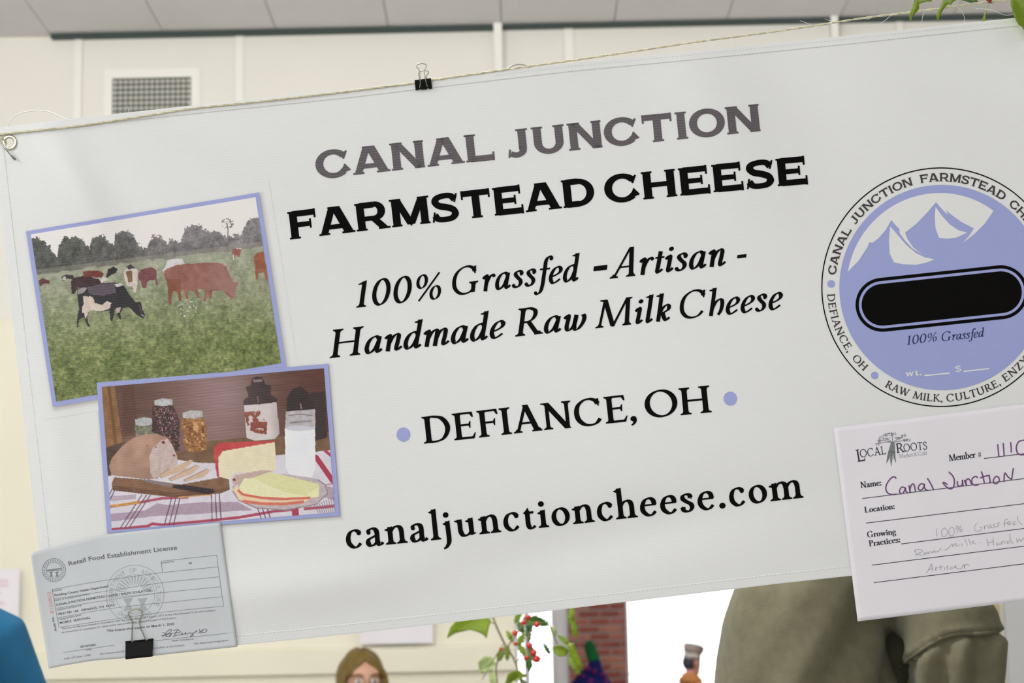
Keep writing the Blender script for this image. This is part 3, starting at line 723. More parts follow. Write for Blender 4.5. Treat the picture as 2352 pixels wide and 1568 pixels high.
for grp, lb in (((('DEFIANCE,', 183.2, 214.8), ('OH', 218.6, 227.2)), 'place name lettered round the left of the label'), ((('RAW', 240.2, 253.2), ('MILK,', 255.3, 270.6), ('CULTURE,', 273, 301.6), ('ENZYMES', 304.0, 333)), 'ingredients lettered round the bottom of the label')):
    p = Print()
    for s, x0, x1 in grp: text_arc(p, s, 'roman', RS, LCX, LCY, 262.3, x0, x1, 17, inward=True)
    p.lay('printed_lettering', m_brn, BAN, LAY * 2, label=lb)
for x, y, r in ((1909, 651.5, 8.8), (2009, 862, 8.6)):
    p = Print(); p.dot(x, y, r); p.lay('printed_dot', m_blue, BAN, LAY * 2)

# ------------------------------------------------------------------ printed photographs
def pip(poly, X, Y):
    P = np.array(poly, float); ins = np.zeros(X.shape, bool); n = len(P); j = n - 1
    for i in range(n):
        xi, yi = P[i]; xj, yj = P[j]
        if yi != yj:
            c = ((yi > Y) != (yj > Y)) & (X < (xj - xi) * (Y - yi) / (yj - yi) + xi); ins ^= c
        j = i
    return ins
def dseg(P, X, Y):
    d = np.full(X.shape, 1e9)
    for (x0, y0), (x1, y1) in zip(P[:-1], P[1:]):
        L2 = (x1 - x0) ** 2 + (y1 - y0) ** 2 + 1e-9
        t = np.clip(((X - x0) * (x1 - x0) + (Y - y0) * (y1 - y0)) / L2, 0, 1)
        d = np.minimum(d, np.hypot(X - x0 - t * (x1 - x0), Y - y0 - t * (y1 - y0)))
    return d
def vnoise(X, Y, sc, seed=0):
    r = np.random.default_rng(seed).random((96, 96)); x = X / sc; y = Y / sc
    i = np.floor(x).astype(int); j = np.floor(y).astype(int); fx = x - i; fy = y - j
    fx = fx * fx * (3 - 2 * fx); fy = fy * fy * (3 - 2 * fy)
    g = lambda a, b: r[a % 96, b % 96]
    return (g(i, j) * (1 - fx) * (1 - fy) + g(i + 1, j) * fx * (1 - fy) + g(i, j + 1) * (1 - fx) * fy + g(i + 1, j + 1) * fx * fy) * 2 - 1
def fbm(X, Y, sc, seed=0, o=4):
    s = 0; a = 1.0
    for k in range(o): s = s + a * vnoise(X + 37 * k, Y - 19 * k, sc / 2 ** k, seed + k); a *= .55
    return s / 1.6
class Paint:
    def __init__(s, X, Y, c): s.X, s.Y = X, Y; s.c = np.zeros(X.shape + (3,)); s.c[:] = c
    def put(s, m, c, amp=0.0, sc=20, seed=3):
        c = np.array(c, float)
        v = c + (fbm(s.X, s.Y, sc, seed)[..., None] * amp if amp else 0)
        if m.dtype == bool: m = m.astype(float)
        v = np.broadcast_to(v, s.c.shape); s.c = s.c * (1 - m[..., None]) + v * m[..., None]
    def poly(s, P, c, amp=0.0, sc=20, seed=3, rough=0.0):
        X, Y = s.X, s.Y
        if rough: X = X + fbm(X, Y, 26, 71) * rough; Y = Y + fbm(X, Y, 26, 72) * rough
        s.put(pip(P, X, Y), c, amp, sc, seed)
    def stroke(s, P, wd, c, amp=0.0): s.put(np.clip((wd / 2 - dseg(P, s.X, s.Y)) / 3.0 + .5, 0, 1), c, amp)
    def ellipse(s, cx, cy, rx, ry, c, amp=0.0, sc=20): s.put(((s.X - cx) / rx) ** 2 + ((s.Y - cy) / ry) ** 2 < 1, c, amp, sc)
def quad_grid(Q, nu, nv):
    a, b, c, d = [np.array(q, float) for q in Q]; u = np.linspace(0, 1, nu + 1)[None, :, None]; v = np.linspace(0, 1, nv + 1)[:, None, None]
    return (a * (1 - u) + b * u) * (1 - v) + (d * (1 - u) + c * u) * v
def grid_faces(nu, nv):
    i = np.arange((nu + 1) * (nv + 1)).reshape(nv + 1, nu + 1)
    return np.stack([i[:-1, :-1], i[1:, :-1], i[1:, 1:], i[:-1, 1:]], -1).reshape(-1, 4)
m_pic = vinyl('photo_print', None, .42, .4, .05)
def picture(name, Q, zoom, paint, nu, nv, h, label):
    g = quad_grid(Q, nu, nv); X = (g[..., 0] - zoom[0]) * zoom[2]; Y = (g[..., 1] - zoom[1]) * zoom[2]
    c = paint(X, Y); c = lin_np(c) / GAIN
    o = mk(name, B3(g[..., 0].ravel(), g[..., 1].ravel(), h), grid_faces(nu, nv), m_pic, BAN, smooth=True, col=np.clip(c.reshape(-1, 3), 0, .92))
    o['label'] = label; return o
def frame_print(Q, h):
    g = quad_grid(Q, 40, 30)
    return mk('printed_border', B3(g[..., 0].ravel(), g[..., 1].ravel(), h), grid_faces(40, 30), m_blue, BAN, smooth=True)
def soft_shadow(Q, h, off=(4, 5), spread=17):
    Q = [np.array(q, float) for q in Q]; c = sum(Q) / 4; E = []
    e1 = (Q[1] - Q[0]) / np.linalg.norm(Q[1] - Q[0]); e2 = (Q[3] - Q[0]) / np.linalg.norm(Q[3] - Q[0])
    for q, (sx, sy) in zip(Q, ((-1, -1), (1, -1), (1, 1), (-1, 1))): E.append(q + e1 * sx * 26 + e2 * sy * 26)
    g = quad_grid(E, 150, 120); X, Y = g[..., 0], g[..., 1]; Qo = [q + np.array(off) for q in Q]
    ins = pip(Qo, X, Y); d = dseg([tuple(q) for q in Qo] + [tuple(Qo[0])], X, Y); d = np.where(ins, -d, d)
    a = 0.62 * np.clip(1 - (d + 4) / spread, 0, 1) ** 2
    col = lin_np(np.array(WHITE, float))[None, None] * (1 - a[..., None]) + lin_np(np.array([128, 118, 120.]))[None, None] * a[..., None]
    return mk('printed_shadow', B3(X.ravel(), Y.ravel(), h), grid_faces(150, 120), m_pic, BAN, smooth=True, col=(col / GAIN).reshape(-1, 3))

def paint_cows(X, Y):
    P = Paint(X, Y, (205, 200, 200)); n1 = fbm(X, Y, 60, 5); n2 = fbm(X, Y, 18, 9)
    P.c[:] = np.array([228, 223, 222]) - np.clip(1 - (Y - 330 + (X - 90) * .16) / -250, 0, 1)[..., None] * 0
    hz = 470 - (X - 750) * .125       # foot of the tree line
    # meadow
    grass = np.array([126, 134, 100.])
    d = np.clip((Y - hz) / 700, 0, 1)[..., None]
    gcol = (np.array([160, 161, 146.]) * (1 - d) ** 2 + np.array([132, 139, 106.]) * 2 * d * (1 - d) + np.array([104, 114, 62.]) * d * d)
    gcol = gcol + n1[..., None] * np.array([24, 20, 22]) + n2[..., None] * np.array([24, 24, 20]) * (0.6 + d) + fbm(X * .6, Y * 1.4, 8, 15)[..., None] * 14 * (.5 + d)
    gcol = gcol + np.clip(vnoise(X, Y * 1.6, 11, 44) - .55, 0, 1)[..., None] * np.array([70, 80, 10]) * d
    P.put(Y > hz + 20, (0, 0, 0)); m = (Y > hz + 20); P.c[m] = gcol[m]
    top = [(40, 372), (90, 370), (140, 372), (190, 400), (240, 450), (264, 492), (275, 420), (310, 370), (380, 363), (440, 375), (460, 410), (482, 428), (495, 375), (540, 353), (590, 360), (620, 398), (642, 420), (652, 350), (700, 314), (740, 318), (780, 360), (802, 408), (862, 438), (880, 400), (900, 355), (940, 344), (975, 370), (998, 420), (1012, 380), (1040, 376), (1075, 400), (1090, 395), (1115, 300), (1160, 285), (1230, 298), (1280, 330), (1312, 318), (1350, 335), (1390, 356), (1440, 350), (1490, 338), (1505, 305), (1540, 255), (1590, 230), (1680, 240)]
    tx, ty = zip(*top); base = np.interp(X, tx, ty) + fbm(X, Y, 22, 21) * 20 + vnoise(X, Y, 7, 22) * 13
    tree = (Y > base) & (Y < hz + 62 + vnoise(X, Y, 30, 4) * 10 - X * .0)
    mist = np.clip((X - 250) / 900, 0, 1)[..., None]
    tc = np.array([78, 79, 74.]) * (1 - mist) + np.array([126, 121, 124.]) * mist
    tc = tc + fbm(X, Y, 34, 31)[..., None] * 30 + vnoise(X, Y, 7, 33)[..., None] * 15 + np.clip((Y - base) / 200, 0, 1)[..., None] * -14
    P.c[tree] = tc[tree]
    band = (Y > hz + 30) & (Y < hz + 84); P.put(band.astype(float) * .45, (150, 148, 132), 10)
    P.put(((np.hypot(X - 1400, (Y - 270) * 1.2) < 42) & (vnoise(X, Y, 7, 50) > .15)), (120, 114, 116)); P.stroke([(1402, 350), (1405, 310), (1398, 270)], 7, (110, 105, 108))
    # far herd
    P.poly([(140, 648), (170, 635), (215, 650), (215, 668), (180, 672), (150, 690)], (92, 42, 38), 14, rough=4)
    P.poly([(295, 625), (330, 608), (375, 620), (382, 645), (330, 637), (305, 660)], (48, 44, 48), 20, 14, rough=4); P.poly([(300, 632), (318, 622), (326, 640), (308, 652)], (190, 180, 180))
    P.poly([(355, 655), (375, 635), (440, 618), (540, 640), (562, 672), (430, 692), (400, 702), (377, 742), (362, 735), (358, 690)], (52, 24, 28), 14, 16, rough=5)
    P.poly([(435, 592), (480, 584), (540, 585), (577, 605), (560, 628), (440, 628)], (108, 48, 40), 16, rough=4)
    P.poly([(590, 622), (605, 572), (640, 557), (666, 573), (660, 602), (630, 610), (600, 634)], (34, 28, 32), 10, rough=4)
    P.poly([(548, 645), (572, 622), (604, 642), (560, 668)], (200, 190, 190), 12, rough=4)
    P.poly([(705, 600), (722, 575), (790, 568), (806, 590), (800, 680), (790, 732), (772, 730), (770, 690), (750, 690), (735, 692), (715, 650)], (205, 190, 185), 14, rough=4)
    P.poly([(724, 592), (765, 585), (768, 660), (738, 662)], (120, 92, 62), 14); P.poly([(728, 556), (750, 542), (792, 565), (740, 577)], (58, 48, 58), 10, rough=4)
    P.poly([(805, 602), (830, 575), (890, 563), (925, 580), (930, 620), (936, 688), (924, 682), (918, 646), (870, 652), (858, 702), (835, 700), (820, 650), (805, 632)], (112, 62, 62), 16, rough=4)
    P.poly([(985, 565), (1000, 520), (1050, 504), (1100, 503), (1112, 538), (1050, 552), (1000, 578), (978, 602), (963, 582)], (208, 200, 205), 12, rough=4)
    P.poly([(975, 592), (1000, 570), (1050, 550), (1150, 540), (1250, 530), (1350, 533), (1395, 558), (1412, 612), (1440, 660), (1478, 660), (1460, 692), (1456, 762), (1430, 772), (1395, 748), (1370, 718), (1300, 718), (1292, 772), (1278, 772), (1270, 726), (1256, 792), (1240, 790), (1245, 712), (1200, 704), (1216, 768), (1200, 766), (1180, 722), (1140, 717), (1137, 772), (1120, 766), (1114, 717), (1090, 717), (1096, 795), (1080, 788), (1060, 722), (1040, 722), (1022, 812), (1006, 802), (1004, 722), (998, 682), (984, 632)], (138, 88, 78), 17, 36, rough=5)
    P.put(np.clip((X - 1150) / 300, 0, 1) * .35 * pip([(1100, 530), (1400, 540), (1480, 660), (1456, 765), (1370, 715), (1100, 720)], X, Y), (165, 135, 132))
    P.put(pip([(985, 640), (1090, 640), (1095, 810), (1000, 812)], X, Y) * .45 * (np.abs(P.c[..., 0] - P.c[..., 1]) > 30), (112, 52, 20))
    P.poly([(1430, 447), (1460, 430), (1492, 436), (1486, 482), (1478, 494), (1462, 480), (1444, 510), (1432, 472)], (146, 88, 78), 14, rough=3); P.stroke([(1440, 480), (1442, 508)], 8, (210, 200, 200)); P.stroke([(1462, 437), (1490, 437)], 7, (205, 195, 195))
    P.poly([(1575, 492), (1600, 465), (1642, 457), (1668, 590), (1675, 662), (1655, 642), (1640, 592), (1606, 602), (1602, 647), (1590, 640), (1583, 560)], (142, 78, 50), 16, rough=4)
    # near cow
    P.poly([(395, 708), (430, 690), (480, 684), (560, 669), (640, 664), (690, 668), (722, 700), (748, 745), (790, 797), (812, 790), (824, 800), (832, 838), (852, 882), (842, 900), (810, 888), (780, 862), (742, 826), (700, 836), (688, 868), (692, 912), (676, 906), (662, 866), (655, 836), (646, 852), (634, 928), (618, 916), (614, 852), (560, 857), (500, 847), (475, 852), (466, 897), (484, 962), (466, 956), (446, 892), (416, 907), (404, 962), (396, 956), (400, 882), (414, 832), (404, 782)], (32, 26, 32), 8, 16, rough=4)
    P.poly([(470, 692), (560, 674), (650, 668), (655, 735), (560, 752), (480, 738)], (84, 74, 84), 10, 30, rough=5)
    P.poly([(400, 712), (440, 696), (466, 700), (440, 735), (405, 745)], (150, 140, 142), 14, rough=4)
    P.poly([(436, 752), (500, 757), (518, 800), (560, 812), (600, 792), (626, 796), (614, 842), (560, 856), (500, 846), (474, 852), (456, 905), (444, 862), (430, 860), (440, 800)], (204, 188, 178), 14, 20, rough=6)
    P.poly([(648, 672), (690, 667), (704, 684), (660, 696)], (206, 198, 200), 10, rough=4)
    P.poly([(655, 835), (690, 830), (680, 865), (664, 868)], (180, 160, 158), 10)
    P.stroke([(812, 815), (828, 862)], 5, (120, 60, 60)); P.stroke([(828, 878), (842, 888)], 8, (150, 148, 150))
    fl = (np.hypot((X - 1135) / 75, (Y - 835) / 60) < 1) & (vnoise(X, Y, 8, 61) > .62); P.put(fl, (205, 205, 205))
    g = np.clip((X - 1250) / 500, 0, 1) * np.clip((Y - 520) / 150, 0, 1) * np.clip((1000 - Y) / 300, 0, 1) * .28
    P.put(g, (172, 170, 160))
    return P.c
def paint_cheese(X, Y):
    P = Paint(X, Y, (100, 72, 58)); n = fbm(X * .25, Y * 2, 40, 5)
    t = np.clip((X - 150) / 1900, 0, 1)
    gl = np.exp(-((X - 1080 - (Y - 400) * .1) / 420) ** 2)
    P.c = np.array([92, 62, 50.]) + gl[..., None] * np.array([48, 48, 58.]) + n[..., None] * np.array([10, 9, 8]) - np.clip((X - 1500) / 500, 0, 1)[..., None] * np.array([8, 20, 20])
    P.put(np.sin(Y * .24 + X * .028)[...] * .5 * .18 + .09, (60, 38, 30))
    P.poly([(120, 250), (235, 240), (305, 745), (150, 800)], (132, 92, 52), 14, 40); P.stroke([(185, 245), (245, 740)], 26, (104, 68, 36)); P.poly([(300, 240), (400, 235), (440, 640), (310, 690)], (84, 52, 38), 8)
    P.poly([(150, 790), (770, 830), (1040, 720), (1350, 690), (1650, 680), (2085, 640), (2095, 830), (1620, 870), (1090, 930), (150, 1030)], (112, 82, 56), 12, 50)
    P.poly([(150, 780), (330, 720), (330, 1000), (150, 1010)], (70, 50, 36), 8)
    # cloth
    P.poly([(170, 1020), (240, 1010), (780, 880), (960, 905), (1100, 908), (1620, 842), (1690, 835), (1950, 812), (2140, 790), (2160, 1400), (180, 1540)], (208, 203, 214), 8, 60)
    P.poly([(190, 1345), (500, 1312), (600, 1252), (700, 1268), (1000, 1243), (1290, 1240), (1420, 1312), (1200, 1322), (900, 1347), (600, 1362), (500, 1372), (190, 1412)], (166, 146, 164), 12, 8)
    P.poly([(190, 1190), (420, 1175), (420, 1215), (190, 1235)], (176, 160, 176), 8); P.poly([(1980, 1090), (2130, 1120), (2130, 1230), (1990, 1190)], (170, 150, 168), 10)
    P.stroke([(195, 1282), (480, 1240), (640, 1210), (860, 1200)], 22, (168, 74, 96)); P.stroke([(205, 1478), (520, 1448), (560, 1428), (640, 1436), (1000, 1406), (1300, 1374), (1600, 1322), (1760, 1305)], 24, (166, 64, 90))
    P.stroke([(1780, 1260), (1790, 1370)], 60, (166, 52, 80)); P.stroke([(1965, 858), (2105, 1058)], 44, (164, 44, 72)); P.stroke([(1870, 1300), (2125, 1275)], 26, (170, 80, 102)); P.stroke([(1990, 1100), (2120, 1085)], 8, (170, 70, 95)); P.stroke([(2040, 800), (2100, 850)], 26, (168, 60, 84))
    for a, b in (((470, 1180), (285, 1465)), ((510, 1180), (322, 1465)), ((545, 1178), (360, 1462)), ((725, 1208), (662, 1442)), ((762, 1205), (702, 1440)), ((798, 1203), (740, 1438)), ((1066, 1175), (1072, 1395)), ((1100, 1172), (1110, 1394)), ((1134, 1170), (1150, 1392)), ((1462, 1290), (1492, 1382)), ((1505, 1300), (1530, 1378)), ((1545, 1300), (1570, 1375)), ((220, 1120), (190, 1180)), ((250, 1115), (200, 1215))):
        P.stroke([a, b], 8, (92, 50, 78))
    for k in range(9): P.stroke([(1950 + k * 20, 1270 - k * 9), (1985 + k * 18, 1335)], 5, (120, 90, 115))
    P.stroke([(205, 1275), (330, 1262), (450, 1240)], 22, (196, 140, 66), 30); P.stroke([(790, 1200), (950, 1185), (1060, 1178)], 16, (200, 160, 100), 30)
    # jars
    P.poly([(405, 585), (590, 575), (610, 690), (420, 690)], (110, 112, 92), 40, 16); P.poly([(410, 535), (480, 515), (560, 525), (560, 575), (490, 590), (415, 582)], (172, 172, 176), 22, 18)
    P.poly([(560, 415), (740, 412), (792, 540), (795, 800), (720, 810), (640, 690), (555, 640)], (58, 34, 34), 32, 14); P.put(pip([(560, 415), (740, 412), (792, 540), (795, 800), (640, 690)], X, Y) & (vnoise(X, Y, 9, 80) > .5), (150, 96, 92)); P.put(pip([(580, 430), (735, 430), (770, 740), (680, 740)], X, Y) & (vnoise(X, Y, 7, 81) > .72), (196, 180, 184))
    P.poly([(578, 372), (650, 352), (732, 362), (735, 405), (660, 420), (582, 412)], (178, 178, 182), 24, 16)
    P.poly([(805, 532), (995, 518), (1028, 600), (1026, 780), (970, 815), (862, 812), (828, 740)], (142, 94, 50), 36, 22); P.put(pip([(815, 560), (1000, 550), (1020, 790), (850, 800)], X, Y) & (vnoise(X, Y, 22, 84) > .35), (196, 150, 96)); P.put(pip([(815, 560), (1000, 550), (1020, 790), (850, 800)], X, Y) & (vnoise(X, Y, 15, 85) > .55), (96, 58, 30))
    P.poly([(818, 478), (890, 455), (985, 460), (990, 510), (910, 528), (822, 520)], (174, 174, 176), 26, 16)
    # crocks
    P.poly([(1338, 372), (1382, 340), (1376, 300), (1358, 252), (1402, 245), (1412, 190), (1440, 168), (1500, 168), (1530, 232), (1580, 240), (1574, 320), (1632, 358), (1628, 392), (1345, 415)], (46, 26, 26), 10); P.poly([(1425, 192), (1500, 188), (1500, 208), (1428, 214)], (128, 106, 112)); P.stroke([(1460, 340), (1470, 385)], 10, (120, 80, 80))
    P.poly([(1345, 412), (1480, 405), (1622, 386), (1652, 650), (1612, 700), (1440, 716), (1370, 692)], (204, 194, 194), 8, 60); P.put(np.clip((X - 1560) / 90, 0, 1) * .35 * pip([(1345, 412), (1622, 386), (1652, 650), (1612, 700), (1370, 692)], X, Y), (120, 105, 110))
    P.put(pip([(1345, 470), (1490, 455), (1480, 520), (1545, 540), (1540, 665), (1400, 640), (1365, 560)], X, Y) & (fbm(X, Y, 40, 90) > .02), (132, 66, 50), 20); P.poly([(1400, 560), (1545, 550), (1540, 660), (1515, 660), (1510, 610), (1450, 610), (1440, 640), (1400, 630)], (130, 62, 48), 16)
    P.poly([(1890, 310), (2040, 290), (2060, 690), (1950, 720), (1940, 400)], (46, 28, 26), 8)
    P.poly([(1712, 352), (1762, 272), (1830, 250), (1890, 292), (1905, 335), (1955, 400), (1952, 452), (1710, 468)], (38, 20, 20), 10); P.stroke([(1830, 400), (1836, 440)], 10, (150, 120, 120))
    P.poly([(1704, 466), (1955, 444), (1958, 605), (1698, 612)], (176, 170, 174), 16, 30); P.stroke([(1730, 500), (1830, 488), (1930, 500)], 8, (110, 104, 112)); P.stroke([(1745, 560), (1920, 545)], 20, (140, 134, 142), 30)
    P.poly([(1694, 612), (1955, 600), (1958, 965), (1922, 1032), (1830, 1047), (1742, 1022), (1704, 952)], (224, 224, 236), 4, 80); P.ellipse(1825, 610, 128, 22, (196, 194, 206))
    # cheese wedge
    P.poly([(1090, 772), (1130, 735), (1400, 722), (1605, 716), (1608, 732), (1250, 790), (1165, 800), (1122, 860), (1134, 1032), (1112, 1022), (1090, 850)], (186, 62, 62), 12, 50)
    P.poly([(1124, 862), (1162, 806), (1250, 790), (1610, 728), (1620, 962), (1580, 976), (1262, 994), (1230, 1042), (1140, 1032)], (222, 212, 182), 6, 40)
    # loaf
    P.poly([(188, 932), (215, 862), (300, 762), (400, 690), (500, 660), (600, 658), (690, 690), (735, 760), (772, 860), (776, 905), (700, 972), (640, 1002), (600, 1042), (520, 1047), (210, 1012)], (166, 130, 112), 14, 90); P.put(np.exp(-((X - 450) / 180) ** 2 - ((Y - 730) / 60) ** 2) * .35, (190, 150, 128)); P.put(np.clip((Y - 930) / 120, 0, 1) * .35 * pip([(188, 932), (215, 862), (540, 860), (540, 1047), (210, 1012)], X, Y), (120, 88, 78))
    P.poly([(535, 852), (560, 782), (640, 710), (692, 700), (735, 762), (772, 852), (776, 920), (640, 1002), (570, 1047), (540, 980)], (190, 170, 166), 16, 26)
    for x, y, r in ((655, 730, 16), (745, 842, 12), (590, 770, 8), (515, 760, 6)): P.ellipse(x, y, r, r * .8, (116, 44, 52))
    P.poly([(210, 1082), (232, 1030), (530, 1050), (800, 1092), (1150, 1028), (1216, 1048), (1226, 1132), (1150, 1166), (750, 1202), (220, 1142)], (124, 88, 64), 12, 60)
    P.poly([(225, 1100), (740, 1160), (1220, 1120), (1226, 1135), (1150, 1166), (750, 1202), (220, 1142)], (104, 70, 48), 12, 40)
    for q in ([(622, 1012), (700, 960), (882, 880), (912, 884), (842, 972), (640, 1036)], [(700, 1042), (940, 924), (972, 930), (902, 1002), (722, 1062)], [(828, 1052), (1030, 958), (1062, 964), (1012, 1022), (850, 1067)]):
        P.poly(q, (198, 170, 148), 12, 26); P.stroke(q[-1:] + q[:1] + q[1:2], 6, (150, 112, 92))
    P.poly([(430, 1042), (540, 1050), (735, 1092), (722, 1112), (540, 1078)], (128, 116, 120), 8); P.poly([(728, 1102), (800, 1090), (1080, 1130), (1097, 1156), (1040, 1178), (960, 1162), (740, 1122)], (40, 22, 28), 8)
    # plate of slices
    P.poly([(1240, 1105), (1300, 1060), (1700, 1000), (1960, 1040), (2060, 1110), (2060, 1180), (1960, 1260), (1700, 1310), (1450, 1290), (1290, 1220)], (186, 172, 178), 16, 24); P.stroke([(1250, 1150), (1300, 1225), (1450, 1292), (1700, 1312), (1960, 1262), (2062, 1170), (2045, 1095), (1980, 1050)], 9, (136, 122, 130))
    P.poly([(1240, 1052), (1272, 1010), (1500, 968), (1602, 974), (1440, 1032), (1350, 1042), (1312, 1092), (1250, 1087)], (190, 164, 156), 12, 24); P.ellipse(1262, 1050, 14, 11, (116, 40, 50))
    P.poly([(1255, 1132), (1292, 1088), (1312, 1182), (1600, 1232), (1922, 1210), (1852, 1248), (1500, 1272), (1300, 1222)], (226, 200, 166), 8); P.stroke([(1345, 1235), (1500, 1256), (1700, 1258), (1850, 1240)], 26, (206, 112, 92))
    P.poly([(1305, 1112), (1345, 1040), (1430, 1036), (1930, 1192), (1900, 1216), (1650, 1222), (1320, 1182)], (224, 220, 178), 5); P.stroke([(1298, 1145), (1340, 1178), (1500, 1206), (1700, 1216), (1905, 1206)], 20, (206, 100, 82))
    P.poly([(1420, 1034), (1560, 984), (1760, 1030), (1992, 1088), (1986, 1196), (1936, 1202), (1700, 1164)], (214, 211, 160), 6); P.stroke([(1425, 1040), (1560, 1110), (1700, 1164), (1880, 1196)], 7, (228, 224, 190)); P.poly([(1880, 1180), (1990, 1110), (1986, 1196), (1930, 1204)], (226, 222, 176), 4)
    P.put(np.exp(-((X - 1250) / 260) ** 2 - ((Y - 330) / 220) ** 2) * .22, (190, 176, 190))
    return P.c
CQo = [(59.6, 531), (595.3, 441.7), (658, 842), (121, 934.3)]; CQi = [(71, 538), (587, 452.7), (645.6, 833.4), (129, 922)]
HQo = [(222, 878.4), (753.7, 835.3), (780.5, 1184.3), (246, 1224)]; HQi = [(233.5, 888.3), (743.8, 845.4), (769.2, 1176.3), (256.8, 1217)]
soft_shadow(HQo, LAY * .55, (3, 4), 15); soft_shadow(CQo, LAY * 1.2); frame_print(CQo, LAY * 2.2)
picture('printed_photograph', CQi, (40, 420, 2.903), paint_cows, 370, 270, LAY * 3.4, 'printed photograph of cows grazing in a meadow')
frame_print(HQo, LAY * 5)
picture('printed_photograph', HQi, (200, 820, 3.7333), paint_cheese, 370, 240, LAY * 6.4, 'printed photograph of bread, cheese and milk on a checked cloth')
# ------------------------------------------------------------------ PAPERS ON THE BANNER
def LZ(x, y): return (x / 3.92, 1180 + y / 3.92)
def lic_h(px, py):
    px = np.asarray(px, float); py = np.asarray(py, float)
    return 0.0016 + 0.010 * np.clip((150 - px) / 110, 0, 1) ** 2 + 0.004 * np.clip((1260 - py + (px - 80) * -.16) / 60, 0, 1) ** 2 + 0.0012 * np.sin(px / 60. + py / 90.) + .0012
def L3(px, py, h=0.0): return B3(px, py, h + lic_h(px, py))
LT = [(71, 1278), (74, 1271), (82, 1266.5), (100, 1262), (160, 1247), (217, 1232), (247, 1226), (330, 1217), (430, 1207), (506, 1199)]
LB = [(112, 1535), (150, 1527.5), (212, 1517), (300, 1510), (360, 1505), (450, 1495), (545, 1485)]
n1, n2 = 60, 40
t1 = np.linspace(0, 1, n1 + 1); a_, b_ = edge_eval(LT, t1), edge_eval(LB, t1); v1 = np.linspace(0, 1, n2 + 1)[:, None, None]
g = a_[None] * (1 - v1) + b_[None] * v1
LIC = empty('license_paper', tuple(B1(330, 1500, .003)), 'grey retail food license sheet clipped to the lower left corner of the banner', 'paper')
m_pap = mat('license_paper', (196, 200, 205), .7, var=.03, vscale=14, bump=.05, bscale=40)
sh = mk('sheet', L3(g[..., 0].ravel(), g[..., 1].ravel()), grid_faces(n1, n2), m_pap, LIC, smooth=True)
so = sh.modifiers.new('thickness', 'SOLIDIFY'); so.thickness = 0.0002; so.offset = -1
m_li = mat('license_ink', (104, 107, 108), .8); m_l2 = mat('license_ink_dark', (86, 88, 92), .8); m_l3 = mat('license_seal_ink', (164, 169, 171), .8); m_red = mat('license_red_ink', (206, 150, 156), .8); m_l4 = mat('license_line_ink', (128, 132, 136), .8)
p = Print(); sans(p, 'Retail Food Establishment License', [(158.5, 1299), (205, 1288), (248, 1281.5), (355, 1267.3), (407, 1261.5)], 10.3, .012); p.lay('printed_lettering', m_li, LIC, .00025, L3, 'bold grey title of the license')
def zl(*P): return [LZ(*q) for q in P]
for s, P, c_ in (('Paulding County Health Department', ((492, 741), (980, 657)), 5.4), ('CANAL JUNCTION FARMSTEAD CHEESE / RALPH SCHLATTER', ((506, 828), (900, 758), (1362, 696)), 5.4), ('18637 RD. 168   DEFIANCE, OH  43512', ((525, 910), (1030, 827)), 5.4), ('MOBILE  SEASONAL', ((540, 990), (815, 941)), 5.4),
               ('This license shall expire on March 1, 2010', ((962, 1062), (1300, 1026), (1570, 998)), 5.6), ('36', ((1700, 453), (1728, 450)), 5.2), ('03/16/2009', ((722, 1203), (862, 1187)), 5.0)):
    p = Print(); sans(p, s, zl(*P), c_, .012); p.lay('typed_entry', m_l2, LIC, .00025, L3)
for s, P in (('Licensor', ((475, 700), (562, 684))), ('Name of Facility/License Holder', ((492, 786), (815, 724))), ('Address/City/State/Zip', ((510, 872), (735, 828))), ('Category/Description', ((527, 956), (735, 914))), ('License No.', ((1456, 447), (1572, 432))),
             ('This license has been issued in accordance with the requirements of Chapter 3717 of the Ohio Revised Code and is subject', ((555, 1040), (1200, 951), (1940, 872))),
             ('to revocation or suspension for cause and is not transferable without consent of the licensor', ((557, 1073), (1100, 996), (1590, 940))),
             ('Date', ((778, 1231), (825, 1225))), ('AGR 1275 (Rev. 11/00)', ((578, 1312), (815, 1276))), ('This license must be displayed in a conspicuous place at the location', ((895, 1268), (1300, 1222), (1660, 1188))),
             ('Health Commissioner', ((1550, 1149), (1750, 1130))), ('Ohio Department of Agriculture', ((1745, 1175), (2055, 1143)))):
    p = Print(); sans(p, s, zl(*P), 4.4, .0); p.lay('small_print', m_li, LIC, .00025, L3)
p = Print()
for P in (((468, 680), (800, 620), (1100, 575), (1463, 527), (1962, 475)), ((485, 764), (1000, 688), (1480, 615), (1975, 565)), ((500, 850), (1000, 770), (1490, 705), (1985, 655)), ((515, 936), (1000, 850), (1500, 795), (2000, 744)), ((530, 1020), (1000, 950), (1500, 880), (2013, 830)),
          ((468, 680), (530, 1020)), ((1950, 370), (1985, 640), (2013, 830)), ((1450, 425), (1463, 527)), ((1450, 425), (1950, 370)), ((568, 1247), (1025, 1180)), ((1395, 1140), (2048, 1073))):
    P = zl(*P); P = [tuple(q) for q in catmull(P, 5)] if len(P) > 2 else P
    p.line(P, .9)
p.lay('form_lines', m_l4, LIC, .0003, L3, 'thin ruled lines of the form')
p = Print(); sans(p, 'Audit No.', zl((512, 1052), (482, 920)), 6.0, .01); p.lay('printed_lettering', m_l2, LIC, .00025, L3, 'audit caption running up the edge')
p = Print(); sans(p, '8150802', zl((486, 893), (455, 697)), 8.6); p.lay('printed_lettering', m_red, LIC, .00025, L3, 'pale red audit number running up the edge')
